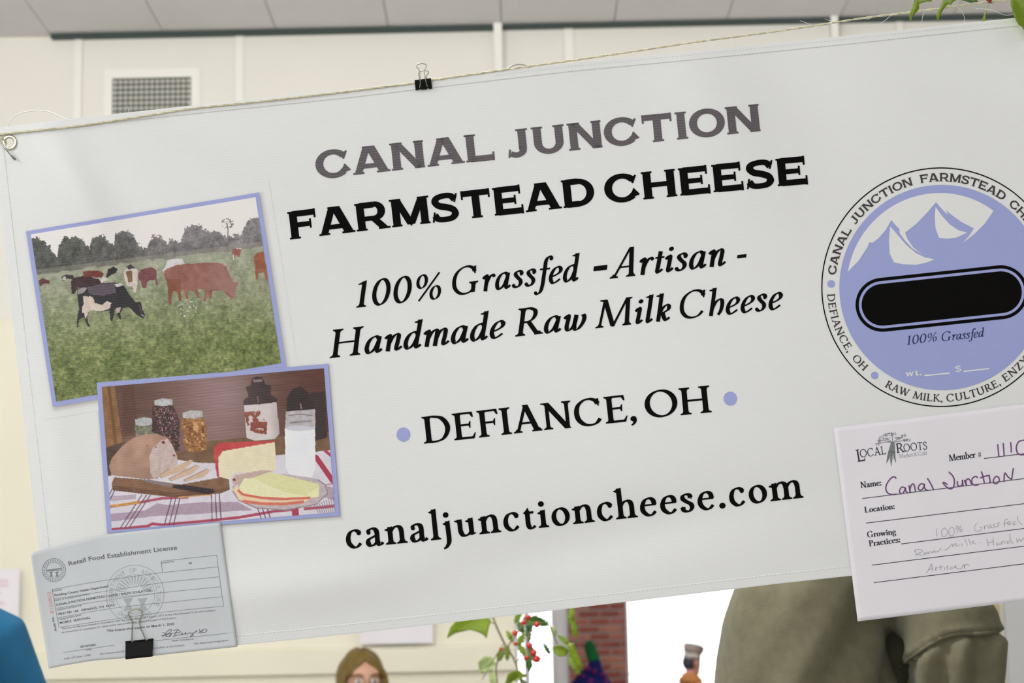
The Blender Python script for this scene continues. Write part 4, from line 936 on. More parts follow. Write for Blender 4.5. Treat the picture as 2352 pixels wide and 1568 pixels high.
def seal(cx, cy, r, m_, name, big):
    p = Print(); w = 1.1 if big else .9
    p.circle(cx, cy, r, w * 1.4, 90); p.circle(cx, cy, r * .68, w, 80)
    if big:
        s1 = 'DEPARTMENT OF AGRICULTURE'
        for k, ch in enumerate(s1):
            if ch == ' ': continue
            a = math.radians(205 - 230 * k / (len(s1) - 1)); c = np.array([cx + r * .745 * math.cos(a), cy - r * .745 * math.sin(a)]); t = np.array([math.sin(a), math.cos(a)])
            sans(p, ch, [tuple(c - t * r * .055), tuple(c + t * r * .055)], r * .17)
        for k in range(15):
            a = math.radians(172 - 164 * k / 14); p.strip([(cx + r * .30 * math.cos(a), cy - 2 - r * .30 * math.sin(a)), (cx + r * .62 * math.cos(a), cy - 2 - r * .62 * math.sin(a))], [r * .02, r * .06])
        s2 = 'OHIO STATE'
        for k, ch in enumerate(s2):
            if ch == ' ': continue
            a = math.radians(232 + 76 * k / (len(s2) - 1)); c = np.array([cx + r * .91 * math.cos(a), cy - r * .91 * math.sin(a)]); t = np.array([-math.sin(a), -math.cos(a)])
            sans(p, ch, [tuple(c - t * r * .05), tuple(c + t * r * .05)], r * .16)
    else:
        for k in range(26):
            a = 2 * math.pi * k / 26; p.strip([(cx + r * .75 * math.cos(a), cy - r * .75 * math.sin(a)), (cx + r * .92 * math.cos(a), cy - r * .92 * math.sin(a))], [r * .05, r * .09])
        p.poly([(cx - r * .64, cy - r * .02), (cx + r * .64, cy - r * .20), (cx + r * .66, cy - r * .10), (cx - r * .1, cy + r * .02), (cx - r * .64, cy + r * .10)])
    p.line([(cx - r * .66, cy + r * .10), (cx + r * .66, cy - r * .02)], w * 1.3)
    for sx in (-.24, .26):     # the sheaf and the arrows
        x, y = cx + r * sx, cy + r * .36
        p.poly([(x - r * .17, y - r * .20), (x + r * .17, y - r * .24), (x + r * .05, y - r * .02), (x + r * .17, y + r * .2), (x - r * .15, y + r * .22), (x - r * .05, y - r * .0)])
    p.lay('printed_seal', m_, LIC, .0002, L3, name)
seal(124, 1308.8, 26.5, m_l4, 'small round seal beside the title', False)
seal(310, 1364, 66.5, m_l3, 'large pale round seal behind the form', True)
def pen(pr, P, wd, n=6, f=None):
    C = catmull([f(*q) if f else q for q in P], n); pr.strip(C, [wd * .6] + [wd] * (len(C) - 2) + [wd * .6])
def Z8(x, y): return (280 + x / 8.4, 1360 + y / 8.4)
p = Print()
for P in ([(785, 870), (830, 800), (900, 730), (950, 715), (940, 760), (880, 800), (830, 850)], [(755, 840), (830, 820), (900, 800), (960, 790)], [(780, 770), (830, 790), (870, 830), (860, 860), (900, 850), (950, 800), (940, 840), (900, 850)],
          [(1090, 715), (1050, 760), (1010, 830), (980, 850)], [(990, 735), (1080, 720), (1140, 760)], [(960, 790), (1040, 780), (1130, 768)], [(1010, 850), (1080, 820), (1130, 815), (1170, 780), (1160, 815), (1210, 800), (1230, 765), (1230, 805), (1280, 790), (1310, 775), (1330, 800), (1360, 780), (1370, 830), (1310, 862), (1350, 820), (1400, 770), (1450, 735), (1420, 775)],
          [(1490, 705), (1510, 760), (1530, 790)], [(1465, 795), (1530, 740), (1600, 705), (1640, 730), (1600, 770), (1540, 770), (1560, 730)]):
    pen(p, P, 1.15, 5, Z8)
p.lay('signature', m_l2, LIC, .0003, L3, 'handwritten signature on the license')

# the handwritten card
def R_h(px, py):
    px = np.asarray(px, float); py = np.asarray(py, float)
    return 0.0014 + 0.0012 * np.sin(px / 130. + 1) + .002 * np.clip((py - 1300) / 140, 0, 1) ** 2 + .0012
def R3(px, py, h=0.0): return B3(px, py, h + R_h(px, py))
RQ = [(1914.4, 982), (2481, 911.5), (2537, 1357), (1970, 1426.7)]
MEM = empty('member_card', tuple(B1(2200, 1390, .003)), 'white market member sheet with purple handwriting on the lower right of the banner', 'paper')
m_card = mat('card_paper', (224, 221, 229), .75, var=.02, vscale=10, bump=.05, bscale=30)
g = quad_grid(RQ, 50, 40); sh = mk('sheet', R3(g[..., 0].ravel(), g[..., 1].ravel()), grid_faces(50, 40), m_card, MEM, smooth=True)
so = sh.modifiers.new('thickness', 'SOLIDIFY'); so.thickness = 0.0002; so.offset = -1
m_ci = mat('card_ink', (52, 52, 58), .8); m_cg = mat('card_gray_ink', (142, 142, 148), .8); m_cp = mat('purple_marker', (112, 74, 122), .7); m_pc = mat('pencil', (152, 152, 158), .8); m_lg = mat('logo_gray', (120, 124, 126), .8, var=.25, vscale=700)
def ZA(x, y): return (1900 + x / 5.2035, 960 + y / 5.2035)
def ZB(x, y): return (1950 + x / 5.851, 1150 + y / 5.851)
BO = (.19, .065, .1); TH = (.10, .06, .2)
for s, a, b, c_ in (('Member', ZA(1458, 516), ZA(1778, 470), 15.2), ('#', ZA(1806, 468), ZA(1845, 463), 13), ('Name:', ZA(400, 836), ZA(650, 802), 14.5), ('Location:', ZB(212, 159), ZB(618, 106), 13.5), ('Growing', ZB(256, 491), ZB(632, 446), 13.8), ('Practices:', ZB(272, 611), ZB(692, 554), 13.8)):
    p = Print(); text_line(p, s, 'roman', BO, [a, b], c_); p.lay('printed_caption', m_ci, MEM, .00025, R3)
p = Print()
for A, C, w_ in ((ZA(1875, 482), ZA(2352, 424), 1.7), (ZA(418, 960), ZA(2352, 722), 1.6), (ZB(228, 298), ZB(2352, 37), 1.6), (ZB(700, 578), ZB(2352, 370), 1.6), (ZB(305, 863), ZB(2352, 608), 1.6), (ZB(333, 1098), ZB(2352, 845), 1.6)):
    d = np.array(C) - np.array(A); p.line([A, tuple(np.array(A) + d * (1 + 60 / np.linalg.norm(d)))], w_)
p.lay('form_lines', m_ci, MEM, .00025, R3, 'ruled lines of the form')
p = Print(); LT_ = (.12, .08, .3)
text_line(p, 'L', 'roman', LT_, [ZA(362, 523), ZA(462, 505)], 28); text_line(p, 'OCAL', 'roman', LT_, [ZA(400, 470), ZA(520, 455), ZA(708, 428)], 18.5)
text_line(p, 'R', 'roman', LT_, [ZA(830, 418), ZA(935, 404)], 22); text_line(p, 'OOTS', 'roman', LT_, [ZA(922, 402), ZA(1050, 386), ZA(1192, 373)], 18)
p.lay('printed_lettering', m_ci, MEM, .00025, R3, 'logo lettering beside the root emblem')
p = Print(); text_line(p, 'Market', 'roman', TH, [ZA(862, 480), ZA(1028, 455)], 9.5); text_line(p, '&', 'roman', TH, [ZA(1042, 455), ZA(1076, 450)], 9); text_line(p, 'Café', 'roman', TH, [ZA(1090, 450), ZA(1196, 436)], 9.5)
p.lay('printed_lettering', m_cg, MEM, .00025, R3, 'small grey line under the logo')
p = Print()   # emblem: a tree crown on a bunch of roots
for q in ([(762, 290), (800, 285), (812, 350), (800, 420), (780, 425), (745, 420), (735, 380)], [(730, 390), (765, 400), (745, 480), (706, 545), (712, 480)], [(752, 400), (790, 400), (778, 500), (764, 585), (752, 500)], [(780, 390), (812, 380), (816, 470), (824, 540), (795, 480)]): p.poly([ZA(*z) for z in q])
for q in ([(775, 290), (740, 260), (670, 245)], [(775, 295), (700, 285), (600, 310)], [(780, 290), (780, 240), (770, 200)], [(785, 290), (830, 260), (900, 220)], [(790, 290), (860, 275), (960, 268)], [(770, 290), (700, 270), (600, 268)]): p.strip(catmull([ZA(*z) for z in q], 4), 1.4)
rr = random.Random(3)
for cx_, cy_, n_ in ((600, 318, 7), (612, 270, 9), (645, 235, 10), (690, 205, 11), (745, 190, 13), (795, 190, 12), (840, 240, 8), (875, 225, 9), (915, 205, 9), (930, 265, 10), (965, 258, 6), (720, 240, 5)):
    for k in range(n_):
        x, y = cx_ + rr.uniform(-30, 30), cy_ + rr.uniform(-16, 16); a = rr.uniform(0, 3.1); L_ = rr.uniform(8, 16)
        p.poly([ZA(x - L_ * math.cos(a), y - L_ * math.sin(a)), ZA(x + 4 * math.sin(a), y - 4 * math.cos(a)), ZA(x + L_ * math.cos(a), y + L_ * math.sin(a)), ZA(x - 4 * math.sin(a), y + 4 * math.cos(a))])
p.lay('printed_emblem', m_lg, MEM, .00022, R3, 'grey emblem of a leafy crown on a bunch of roots')
p = Print()
for P in ([(825, 725), (805, 700), (765, 715), (715, 780), (700, 840), (720, 890), (770, 912), (830, 908)], [(930, 830), (890, 825), (865, 865), (875, 900), (905, 895), (930, 850), (935, 830), (940, 870), (965, 893)], [(975, 800), (985, 850), (990, 885), (990, 850), (1005, 800), (1030, 785), (1045, 820), (1055, 880)], [(1160, 790), (1120, 785), (1090, 820), (1095, 855), (1130, 855), (1160, 810), (1160, 790), (1165, 840), (1205, 865)], [(1195, 715), (1235, 780), (1275, 862)],
          [(1450, 640), (1500, 690), (1520, 750), (1510, 820), (1470, 845), (1425, 820), (1385, 775), (1400, 770), (1440, 795)], [(1555, 750), (1560, 800), (1590, 812), (1615, 790), (1615, 740), (1620, 790), (1628, 810)], [(1635, 735), (1655, 780), (1665, 800), (1655, 755), (1680, 725), (1705, 740), (1725, 790)], [(1800, 715), (1775, 695), (1735, 720), (1730, 770), (1760, 800), (1810, 795)], [(1840, 635), (1860, 690), (1880, 785)], [(1825, 715), (1900, 690), (1945, 685)], [(1935, 690), (1945, 740), (1945, 782)], [(2020, 690), (1990, 730), (1990, 775), (2025, 780), (2055, 750), (2050, 710), (2020, 690)], [(2115, 765), (2115, 700), (2125, 655), (2160, 700), (2205, 735)], [(2205, 735), (2215, 660), (2225, 595)],
          [(2038, 310), (2045, 390), (2052, 462)], [(2103, 295), (2110, 380), (2116, 458)], [(2192, 285), (2198, 350), (2200, 412)], [(2330, 265), (2285, 285), (2260, 350), (2275, 415), (2320, 438), (2380, 420), (2400, 340), (2370, 270), (2330, 265)]):
    pen(p, P, 3.1, 6, ZA)
p.lay('handwriting', m_cp, MEM, .0003, R3, 'purple marker handwriting')
p = Print()
for P in ([(1172, 372), (1180, 430), (1182, 478)], [(1285, 360), (1245, 400), (1255, 470), (1300, 470), (1325, 410), (1285, 360)], [(1385, 345), (1345, 390), (1350, 455), (1395, 465), (1415, 400), (1385, 345)], [(1450, 335), (1435, 365), (1455, 385), (1475, 350), (1450, 335)], [(1510, 325), (1480, 380), (1455, 425)], [(1505, 375), (1490, 400), (1505, 415), (1522, 390), (1505, 375)],
          [(1730, 290), (1695, 330), (1690, 390), (1730, 410), (1775, 390), (1785, 355), (1750, 360)], [(1815, 330), (1825, 380), (1825, 345), (1850, 325)], [(1900, 320), (1865, 335), (1875, 365), (1905, 350), (1905, 325), (1915, 360)], [(1965, 305), (1940, 320), (1960, 340), (1945, 358), (1920, 352)], [(2025, 290), (1995, 305), (2015, 325), (2000, 345), (1970, 345)], [(2140, 250), (2105, 245), (2090, 290), (2090, 350)], [(2070, 310), (2120, 295)], [(2130, 300), (2165, 295), (2155, 275), (2130, 290), (2140, 320), (2180, 310)], [(2245, 275), (2205, 290), (2215, 320), (2250, 300)], [(2265, 205), (2275, 270), (2330, 320)],
          [(890, 665), (905, 745)], [(875, 690), (900, 655), (970, 655), (985, 680), (910, 715), (960, 725), (985, 735)], [(1040, 690), (1005, 705), (1015, 725), (1045, 705), (1045, 690), (1060, 715)], [(1090, 680), (1065, 700), (1090, 708)], [(1110, 675), (1120, 700), (1150, 665), (1165, 690), (1220, 660), (1235, 625)], [(1275, 665), (1330, 640), (1385, 575), (1395, 615), (1430, 570), (1445, 605), (1485, 590)], [(1515, 570), (1520, 605)], [(1550, 500), (1575, 560), (1592, 598)], [(1600, 500), (1625, 560), (1640, 592)], [(1690, 535), (1650, 560), (1710, 580)], [(1745, 562), (1770, 560)],
          [(1850, 510), (1865, 560), (1875, 608)], [(1935, 490), (1940, 550), (1945, 600)], [(1860, 560), (1945, 545)], [(2010, 555), (1980, 570), (1990, 595), (2020, 575), (2025, 590)], [(2040, 550), (2050, 585), (2060, 550), (2085, 545), (2095, 575)], [(2165, 535), (2125, 545), (2130, 570), (2170, 555)], [(2160, 435), (2165, 500), (2190, 565), (2215, 560)], [(2250, 500), (2265, 560), (2290, 505), (2310, 545), (2345, 495), (2365, 540), (2400, 530)],
          [(1035, 972), (1080, 910), (1105, 845), (1120, 900), (1125, 950)], [(1060, 925), (1130, 912)], [(1160, 890), (1168, 940), (1170, 905), (1195, 885)], [(1230, 860), (1235, 930)], [(1205, 895), (1265, 882)], [(1280, 890), (1285, 925)], [(1340, 870), (1310, 885), (1335, 905), (1310, 925)], [(1400, 885), (1365, 895), (1370, 920), (1405, 900), (1440, 870), (1420, 885), (1470, 915)], [(1470, 915), (1510, 905), (1545, 850), (1555, 912), (1560, 870), (1590, 850), (1625, 870)]):
    pen(p, P, 1.15, 5, ZB)
p.lay('handwriting', m_pc, MEM, .0003, R3, 'grey pencil handwriting')

# ------------------------------------------------------------------ CLIPS, TWINE, PIN
m_clip = mat('clip_black', (9, 9, 10), .6, spec=.2); m_wire = mat('clip_wire', (158, 158, 146), .3, metal=1.0)
def bpt(px, py, h): return B1(px, py, 0) - _f * h
def clip(name, jaw, spine, label, wire_front, wire_back, depth, gap, group=None):
    """jaw and spine: pixel pairs (left, right) on the banner; spine stands off on both sides"""
    jl, jr = np.array(jaw[0], float), np.array(jaw[1], float); sl, sr = np.array(spine[0], float), np.array(spine[1], float)
    E = empty(name, tuple(bpt(*(sl + sr) / 2, 0)), label, 'binder clip', group)
    th = .0007
    def plate(nm, prof):
        # prof: list of (t, h): t=0 jaw .. 1 spine
        vs = []; fs = []; n = len(prof)
        for e0, e1 in ((jl, sl), (jr, sr)):
            for t, h in prof: q = e0 + (e1 - e0) * t; vs.append(bpt(q[0], q[1], h))
        fs = [tuple(range(n)), tuple(range(2 * n - 1, n - 1, -1))] + [(i, i + n, (i + 1) % n + n, (i + 1) % n) for i in range(n)]
        return mk(nm, vs, fs, m_clip, E)
    plate('body', [(0, gap), (.85, depth), (1, depth * .97), (1.0, -depth * .97), (.85, -depth), (0, -gap), (0, -gap + th), (.83, -depth + th), (.95, -depth * .85), (.95, depth * .85), (.83, depth - th), (0, gap - th)])
    # rolled jaw edge, notched where the wire enters
    for sgn in (1, -1):
        for a, b in ((0, .20), (.30, .70), (.80, 1.0)):
            mb = MB(); mb.tube([bpt(*(jl + (jr - jl) * a), sgn * (gap + .0003)), bpt(*(jl + (jr - jl) * b), sgn * (gap + .0003))], .0011, 10); mb.build('jaw_roll', m_clip, E, True)
    for P in (wire_front, wire_back):
        mb = MB(); mb.tube([bpt(*q) for q in catmull(P, 6)], .00062, 8); mb.build('handle', m_wire, E, True)['label'] = 'silver wire handle'
    return E
clip('binder_clip', ((290, 1473), (353.5, 1466.5)), ((291, 1511.5), (352.5, 1505)), 'large black binder clip gripping the license sheet at the bottom of the banner',
     [(304.5, 1474, .004), (305, 1455, .0055), (306, 1428, .006), (301, 1417, .006), (297, 1409, .006), (299, 1402, .006), (311, 1396.5, .0062), (323, 1398, .006), (328.5, 1405, .006), (326, 1415, .006), (322.7, 1424, .006), (325, 1440, .0058), (331, 1455, .005), (336.5, 1469, .004)],
     [(306, 1474, -.004), (307, 1440, -.006), (300, 1412, -.006), (312, 1399, -.006), (326, 1410, -.006), (320, 1440, -.006), (334, 1470, -.004)], .0075, .0042)
clip('binder_clip', ((954.7, 206), (992.5, 202)), ((952.7, 185.2), (990, 180.8)), 'small black binder clip pinching the twine to the top edge of the banner',
     [(964, 202, .0035), (966, 192, .005), (965.6, 184.5, .0058), (964.6, 170, .006), (962.5, 161, .006), (957, 154.5, .006), (960, 149.5, .006), (969.6, 147.6, .006), (978, 149.5, .006), (979.5, 154, .006), (976, 161, .006), (974.6, 166, .006), (976, 174, .006), (977.8, 183, .0058), (979.5, 192, .005), (982.5, 200, .0035)],
     [(960, 205, -.004), (962.5, 190, -.007), (962, 175, -.011), (960, 166, -.013), (964, 161, -.014), (972, 158.3, -.014), (980, 159, -.014), (983, 163, -.013), (979, 172, -.011), (979, 190, -.007), (985, 202, -.004)], .0055, .0022)

m_tw = mat('twine', (206, 200, 172), .9, var=.2, vscale=260, bump=.3, bscale=900); m_fib = mat('fibre', (250, 249, 244), .8)
STR = [(-1900, 535, .002), (-900, 415, .002), (-420, 357, .002), (-200, 331, .002), (-60, 315.5, .0024), (0, 309, .0026), (90, 299.5, .0026), (180, 290, .0026), (300, 272, .0026), (439, 250, .0026), (579, 235.5, .0024), (700, 222, .0022), (800, 209.8, .002), (900, 197.5, .0018), (952, 191, .0012), (992, 184.5, .0012), (1060, 174.5, .001), (1140, 163, .001), (1215, 152.6, .001), (1311, 139.5, .001), (1450, 119, .001), (1600, 96.5, .001), (1798, 70, .001), (1984, 41.8, .001), (2086, 29.2, .001), (2271, 4.8, .001), (2420, -14, .001), (2900, -76, .001), (4200, -245, .001)]
sc = catmull(STR, 40); TW = empty('twine', tuple(bpt(*STR[15])), 'frayed natural twine strung along the top edge of the banner', 'string')
def strand(ph, R, r, name, C=None):
    C = C or sc; pts = []; s = 0.0
    for i, q in enumerate(C):
        if i: s += math.dist(q[:2], C[i - 1][:2])
        a = s / 9.0 + ph; pts.append(bpt(q[0], q[1], q[2]) + (_u * math.cos(a) - _f * math.sin(a)) * R)
    mb = MB(); mb.tube(pts, r, 7); return mb.build(name, m_tw, TW, True)
strand(0, .00055, .00075, 'strand'); strand(math.pi, .00055, .00075, 'strand')
mb = MB(); mb.tube([bpt(*q) for q in catmull([(-60, 318, .002), (-20, 314.5, .003), (0, 315, .0045), (8, 320.5, .004), (13.5, 325, .001), (12, 330, -.004)], 8)], .0011, 8); mb.build('knot_tail', m_tw, TW, True)['label'] = 'end of the twine passing through the grommet'
def fibre(P, r=.00022):
    mb = MB(); mb.tube([bpt(*q, .003) for q in catmull(P, 6)], r, 5); return mb.build('fibre', m_fib, TW, True)
fibre([(20, 291), (22, 284), (30, 273), (48, 261), (78, 254.8), (108, 256), (134, 265.5), (153, 275.5)], .0006); fibre([(22, 285), (27, 270), (28.5, 261)])
fibre([(294.5, 245), (296, 252), (297, 258)]); fibre([(432, 236), (436, 240), (440, 243)])
def Q3(x, y): return (1600 + x / 3.128, y / 3.128)
for P in ([(640, 220), (600, 270), (580, 305)], [(790, 205), (730, 250), (680, 292)], [(870, 190), (820, 220), (790, 250)], [(740, 152), (780, 165), (815, 180)], [(250, 265), (255, 300), (246, 338)], [(90, 290), (68, 320), (75, 335), (105, 355)], [(1395, 110), (1350, 150), (1285, 190)], [(920, 138), (950, 150), (985, 150)], [(1640, 80), (1620, 120), (1615, 165)], [(1860, 45), (1900, 85), (1920, 130), (1922, 168)], [(2000, 65), (2120, 75), (2200, 110), (2260, 108), (2285, 90)], [(-80, 320), (-20, 330), (60, 345)], [(440, 240), (425, 255), (415, 268)], [(1180, 135), (1230, 140), (1260, 125)], [(965, 150), (970, 200), (962, 230)], [(-620, 300 - 75), (-560, 325 - 75), (-480, 330 - 75)]):
    fibre([Q3(*q) for q in P])
PIN = empty('wire_pin', tuple(bpt(38, 367, .004)), 'thin steel wire pin with a dark tip hanging by the banner grommet', 'pin')
mb = MB(); mb.tube([bpt(-24, 293, .006), bpt(-2, 321, .006), bpt(12, 339, .006), bpt(28, 358, .005)], [.0006, .0008, .0009, .0006], 10); mb.build('shaft', mat('pin_steel', (188, 190, 184), .3, metal=1.0), PIN, True)
mb = MB(); mb.tube([bpt(27.5, 357.5, .005), bpt(33, 363, .005), bpt(37.8, 367.8, .0045)], [.0010, .0013, .0011], 10); mb.build('tip', mat('pin_tip', (118, 116, 112), .5), PIN, True)
HK = ring_on_banner('key_ring', 1192.5, 190, 42 / BS, .0009, -.006, mat('ring_steel', (150, 150, 142), .3, metal=1.0), None)
tag(HK, 'steel ring showing as a thin arc above the top edge of the banner', 'ring')

# ------------------------------------------------------------------ HOLLY
m_leaf = mat('holly_leaf', (104, 126, 18), .35, var=.14, vscale=40, spec=.5); m_leaf2 = mat('holly_leaf_dark', (52, 92, 30), .35, var=.2, vscale=30, spec=.5)
m_berry = mat('berry_red', (168, 30, 30), .25, spec=.6); m_twig = mat('holly_twig', (120, 112, 84), .8, var=.2, vscale=90); m_rib = mat('leaf_rib', (150, 168, 70), .5)
def leaf(E, P, to3, rib, material, curl=.004, name='leaf'):
    """leaf blade from its outline; to3(x,y,h) places it; the blade is cupped along its rib"""
    P3, T = split_tris(P, [tuple(t) for t in tessellate_polygon([[Vector((q[0], q[1], 0)) for q in P]])], 10.0)
    R = np.array(rib, float); X = np.array([q[0] for q in P3]); Y = np.array([q[1] for q in P3])
    d = dseg([tuple(r) for r in R], X, Y); L = np.linalg.norm(R[-1] - R[0]); t = ((X - R[0][0]) * (R[-1][0] - R[0][0]) + (Y - R[0][1]) * (R[-1][1] - R[0][1])) / L ** 2
    h = curl * (d / (L * .35)) ** 1.3 - curl * 1.2 * (t - .5) ** 2
    V = [to3(x, y, hh) for x, y, hh in zip(X, Y, h)]
    o = mk(name, V, T, material, E, True); so = o.modifiers.new('thickness', 'SOLIDIFY'); so.thickness = .0004; so.offset = 0
    mb = MB(); C = catmull(rib, 5); 
    hh = [-curl * 1.2 * ((((q[0] - R[0][0]) * (R[-1][0] - R[0][0]) + (q[1] - R[0][1]) * (R[-1][1] - R[0][1])) / L ** 2) - .5) ** 2 for q in C]
    mb.tube([to3(q[0], q[1], k + .0002) for q, k in zip(C, hh)], [.0006 * (1.2 - i / len(C)) for i in range(len(C))], 6); r = mk('midrib', mb.v, mb.f, m_rib, o, True)
    return o
def ZL(x, y): return (2060 + x / 8.055, y / 8.055)
HOL = empty('holly_sprig', tuple(bpt(2200, 40, .006)), 'fresh green holly sprig with one red berry over the top right corner of the banner', 'holly')
def toB(h0, tilt=0): return lambda x, y, h: bpt(x, y, h + h0)
leaf(HOL, [ZL(*z) for z in [(300, 0), (270, 130), (225, 240), (212, 330), (234, 422), (262, 330), (300, 290), (345, 232), (384, 190), (392, 130), (385, 96), (450, 70), (540, 50), (602, 58), (640, -10), (720, -90), (700, -200), (620, -230), (560, -330), (440, -330), (400, -230), (320, -170)]], toB(.006), [ZL(560, -330), ZL(400, -80), ZL(310, 140), ZL(236, 410)], m_leaf)
leaf(HOL, [ZL(*z) for z in [(840, 0), (790, 130), (730, 240), (718, 310), (740, 422), (770, 330), (812, 240), (880, 130), (930, 94), (980, 106), (1012, 60), (1110, 0), (1190, -60), (1180, -170), (1080, -230), (1020, -330), (920, -310), (900, -180), (850, -110)]], toB(.005), [ZL(1030, -330), ZL(920, -100), ZL(810, 130), ZL(742, 410)], m_leaf)
leaf(HOL, [ZL(*z) for z in [(1130, 0), (1230, 30), (1340, 66), (1440, 46), (1505, 46), (1460, 10), (1420, -60), (1320, -130), (1200, -140), (1140, -80)]], toB(.004), [ZL(1120, -90), ZL(1300, -20), ZL(1495, 44)], m_leaf2)
leaf(HOL, [ZL(*z) for z in [(2030, 0), (2018, 150), (2050, 320), (2092, 420), (2150, 520), (2232, 560), (2290, 676), (2352, 668), (2450, 640), (2560, 560), (2590, 400), (2680, 300), (2620, 150), (2540, 40), (2480, -120), (2360, -230), (2240, -330), (2160, -220), (2080, -180), (2070, -80)]], toB(.016), [ZL(2240, -330), ZL(2180, 20), ZL(2300, 210), ZL(2480, 420), ZL(2560, 560)], m_leaf, .010)
leaf(HOL, [ZL(*z) for z in [(1712, 60), (1702, 110), (1664, 230), (1648, 400), (1610, 450), (1588, 400), (1602, 330), (1650, 200), (1688, 92)]], toB(-.004), [ZL(1706, 70), ZL(1660, 200), ZL(1612, 440)], m_leaf, .002)
mb = MB(); c = bpt(*ZL(1683, -14), .006); mb.ell(c, .0040, 20, 14); mb.build('berry', m_berry, HOL, True)
mb = MB(); c2 = bpt(*ZL(1700, 50), .006)
for a in (-.9, -.3, .3, .9): mb.tube([c2, c2 + _r * .0035 * math.sin(a) * 1.2 - _u * .0022], [.0007, .0002], 5)
mb.build('calyx', mat('calyx', (92, 58, 44), .7), HOL, True)
mb = MB(); mb.tube([bpt(*ZL(*q), .004) for q in catmull([(240, -520), (700, -420), (1250, -300), (1690, -180), (1705, -90), (1705, 50)], 6)], .0012, 7); mb.build('stem', m_twig, HOL, True)
mb = MB(); mb.tube([bpt(*ZL(*q), .010) for q in catmull([(1250, -300), (1700, -380), (2240, -330), (2700, -420)], 6)], .0016, 7); mb.build('stem', m_twig, HOL, True)

# a second holly branch hanging farther back, below the banner
HD = 4.15
def D3(px, py, d=HD): return CAM + ray(px, py) * d
HB = empty('holly_branch', tuple(D3(1190, 1640)), 'out of focus holly branch with red berries hanging below the banner edge', 'holly')
def toD(d, tx=0.0, ty=0.0): return lambda x, y, h: D3(x, y, d - h + tx * (x - 1200) / 1500 + ty * (y - 1490) / 1500)
m_lfh = mat('holly_leaf_pale', (150, 168, 110), .45, var=.15, vscale=30)
for P, rib, m_, d in (
    ([(1026, 1466), (1034, 1440), (1048, 1424), (1070, 1408), (1092, 1416), (1112, 1412), (1128, 1424), (1122, 1444), (1118, 1466), (1108, 1456), (1094, 1450), (1080, 1446), (1062, 1450), (1046, 1454)], [(1132, 1418), (1080, 1432), (1028, 1464)], m_leaf, 4.10),
    ([(1208, 1422), (1226, 1412), (1244, 1418), (1254, 1430), (1246, 1440), (1232, 1432), (1216, 1442), (1210, 1436)], [(1206, 1426), (1254, 1430)], m_leaf2, 4.14),
    ([(1212, 1428), (1222, 1436), (1224, 1452), (1214, 1450), (1206, 1440)], [(1212, 1430), (1220, 1450)], m_leaf2, 4.16),
    ([(1268, 1486), (1282, 1480), (1296, 1484), (1306, 1494), (1300, 1506), (1284, 1508), (1272, 1498)], [(1264, 1490), (1306, 1498)], m_leaf, 4.10),
    ([(1304, 1478), (1318, 1476), (1324, 1496), (1334, 1514), (1340, 1540), (1326, 1530), (1312, 1512), (1304, 1496)], [(1308, 1476), (1338, 1538)], m_leaf, 4.20),
    ([(1210, 1500), (1220, 1510), (1224, 1528), (1216, 1544), (1208, 1530), (1206, 1512)], [(1212, 1500), (1214, 1542)], m_leaf2, 4.12),
    ([(1098, 1520), (1112, 1506), (1130, 1508), (1138, 1526), (1126, 1542), (1108, 1546), (1100, 1536)], [(1138, 1512), (1102, 1544)], m_lfh, 4.40),
    ([(1140, 1502), (1150, 1490), (1160, 1482), (1160, 1500), (1152, 1516), (1142, 1520)], [(1160, 1484), (1142, 1518)], m_leaf, 4.20),
    ([(1160, 1568), (1166, 1548), (1180, 1540), (1196, 1540), (1204, 1550), (1190, 1556), (1176, 1564), (1164, 1584)], [(1202, 1546), (1162, 1580)], m_leaf, 4.10),
    ([(1262, 1440), (1272, 1436), (1280, 1450), (1276, 1462), (1266, 1454)], [(1264, 1438), (1276, 1460)], m_lfh, 4.30)):
    leaf(HB, P, toD(d), rib, m_, .006)
def spiky(cx, cy, L, W, ang, n=4):
    a = math.radians(ang); out = []
    for side in (1, -1):
        ks = range(n + 1) if side == 1 else range(n, -1, -1)
        for k in ks:
            t = k / n; w_ = W * math.sin(math.pi * min(max(t, .06), .96)) ** .6
            for q, f_ in (((t - .05), .62), (t, 1.0)) if side == 1 else ((t, 1.0), ((t - .05), .62)):
                x_, y_ = (q - .5) * L, side * w_ * f_
                out.append((cx + x_ * math.cos(a) - y_ * math.sin(a), cy + x_ * math.sin(a) + y_ * math.cos(a)))
    return out, [(cx - L / 2 * math.cos(a), cy - L / 2 * math.sin(a)), (cx + L / 2 * math.cos(a), cy + L / 2 * math.sin(a))]
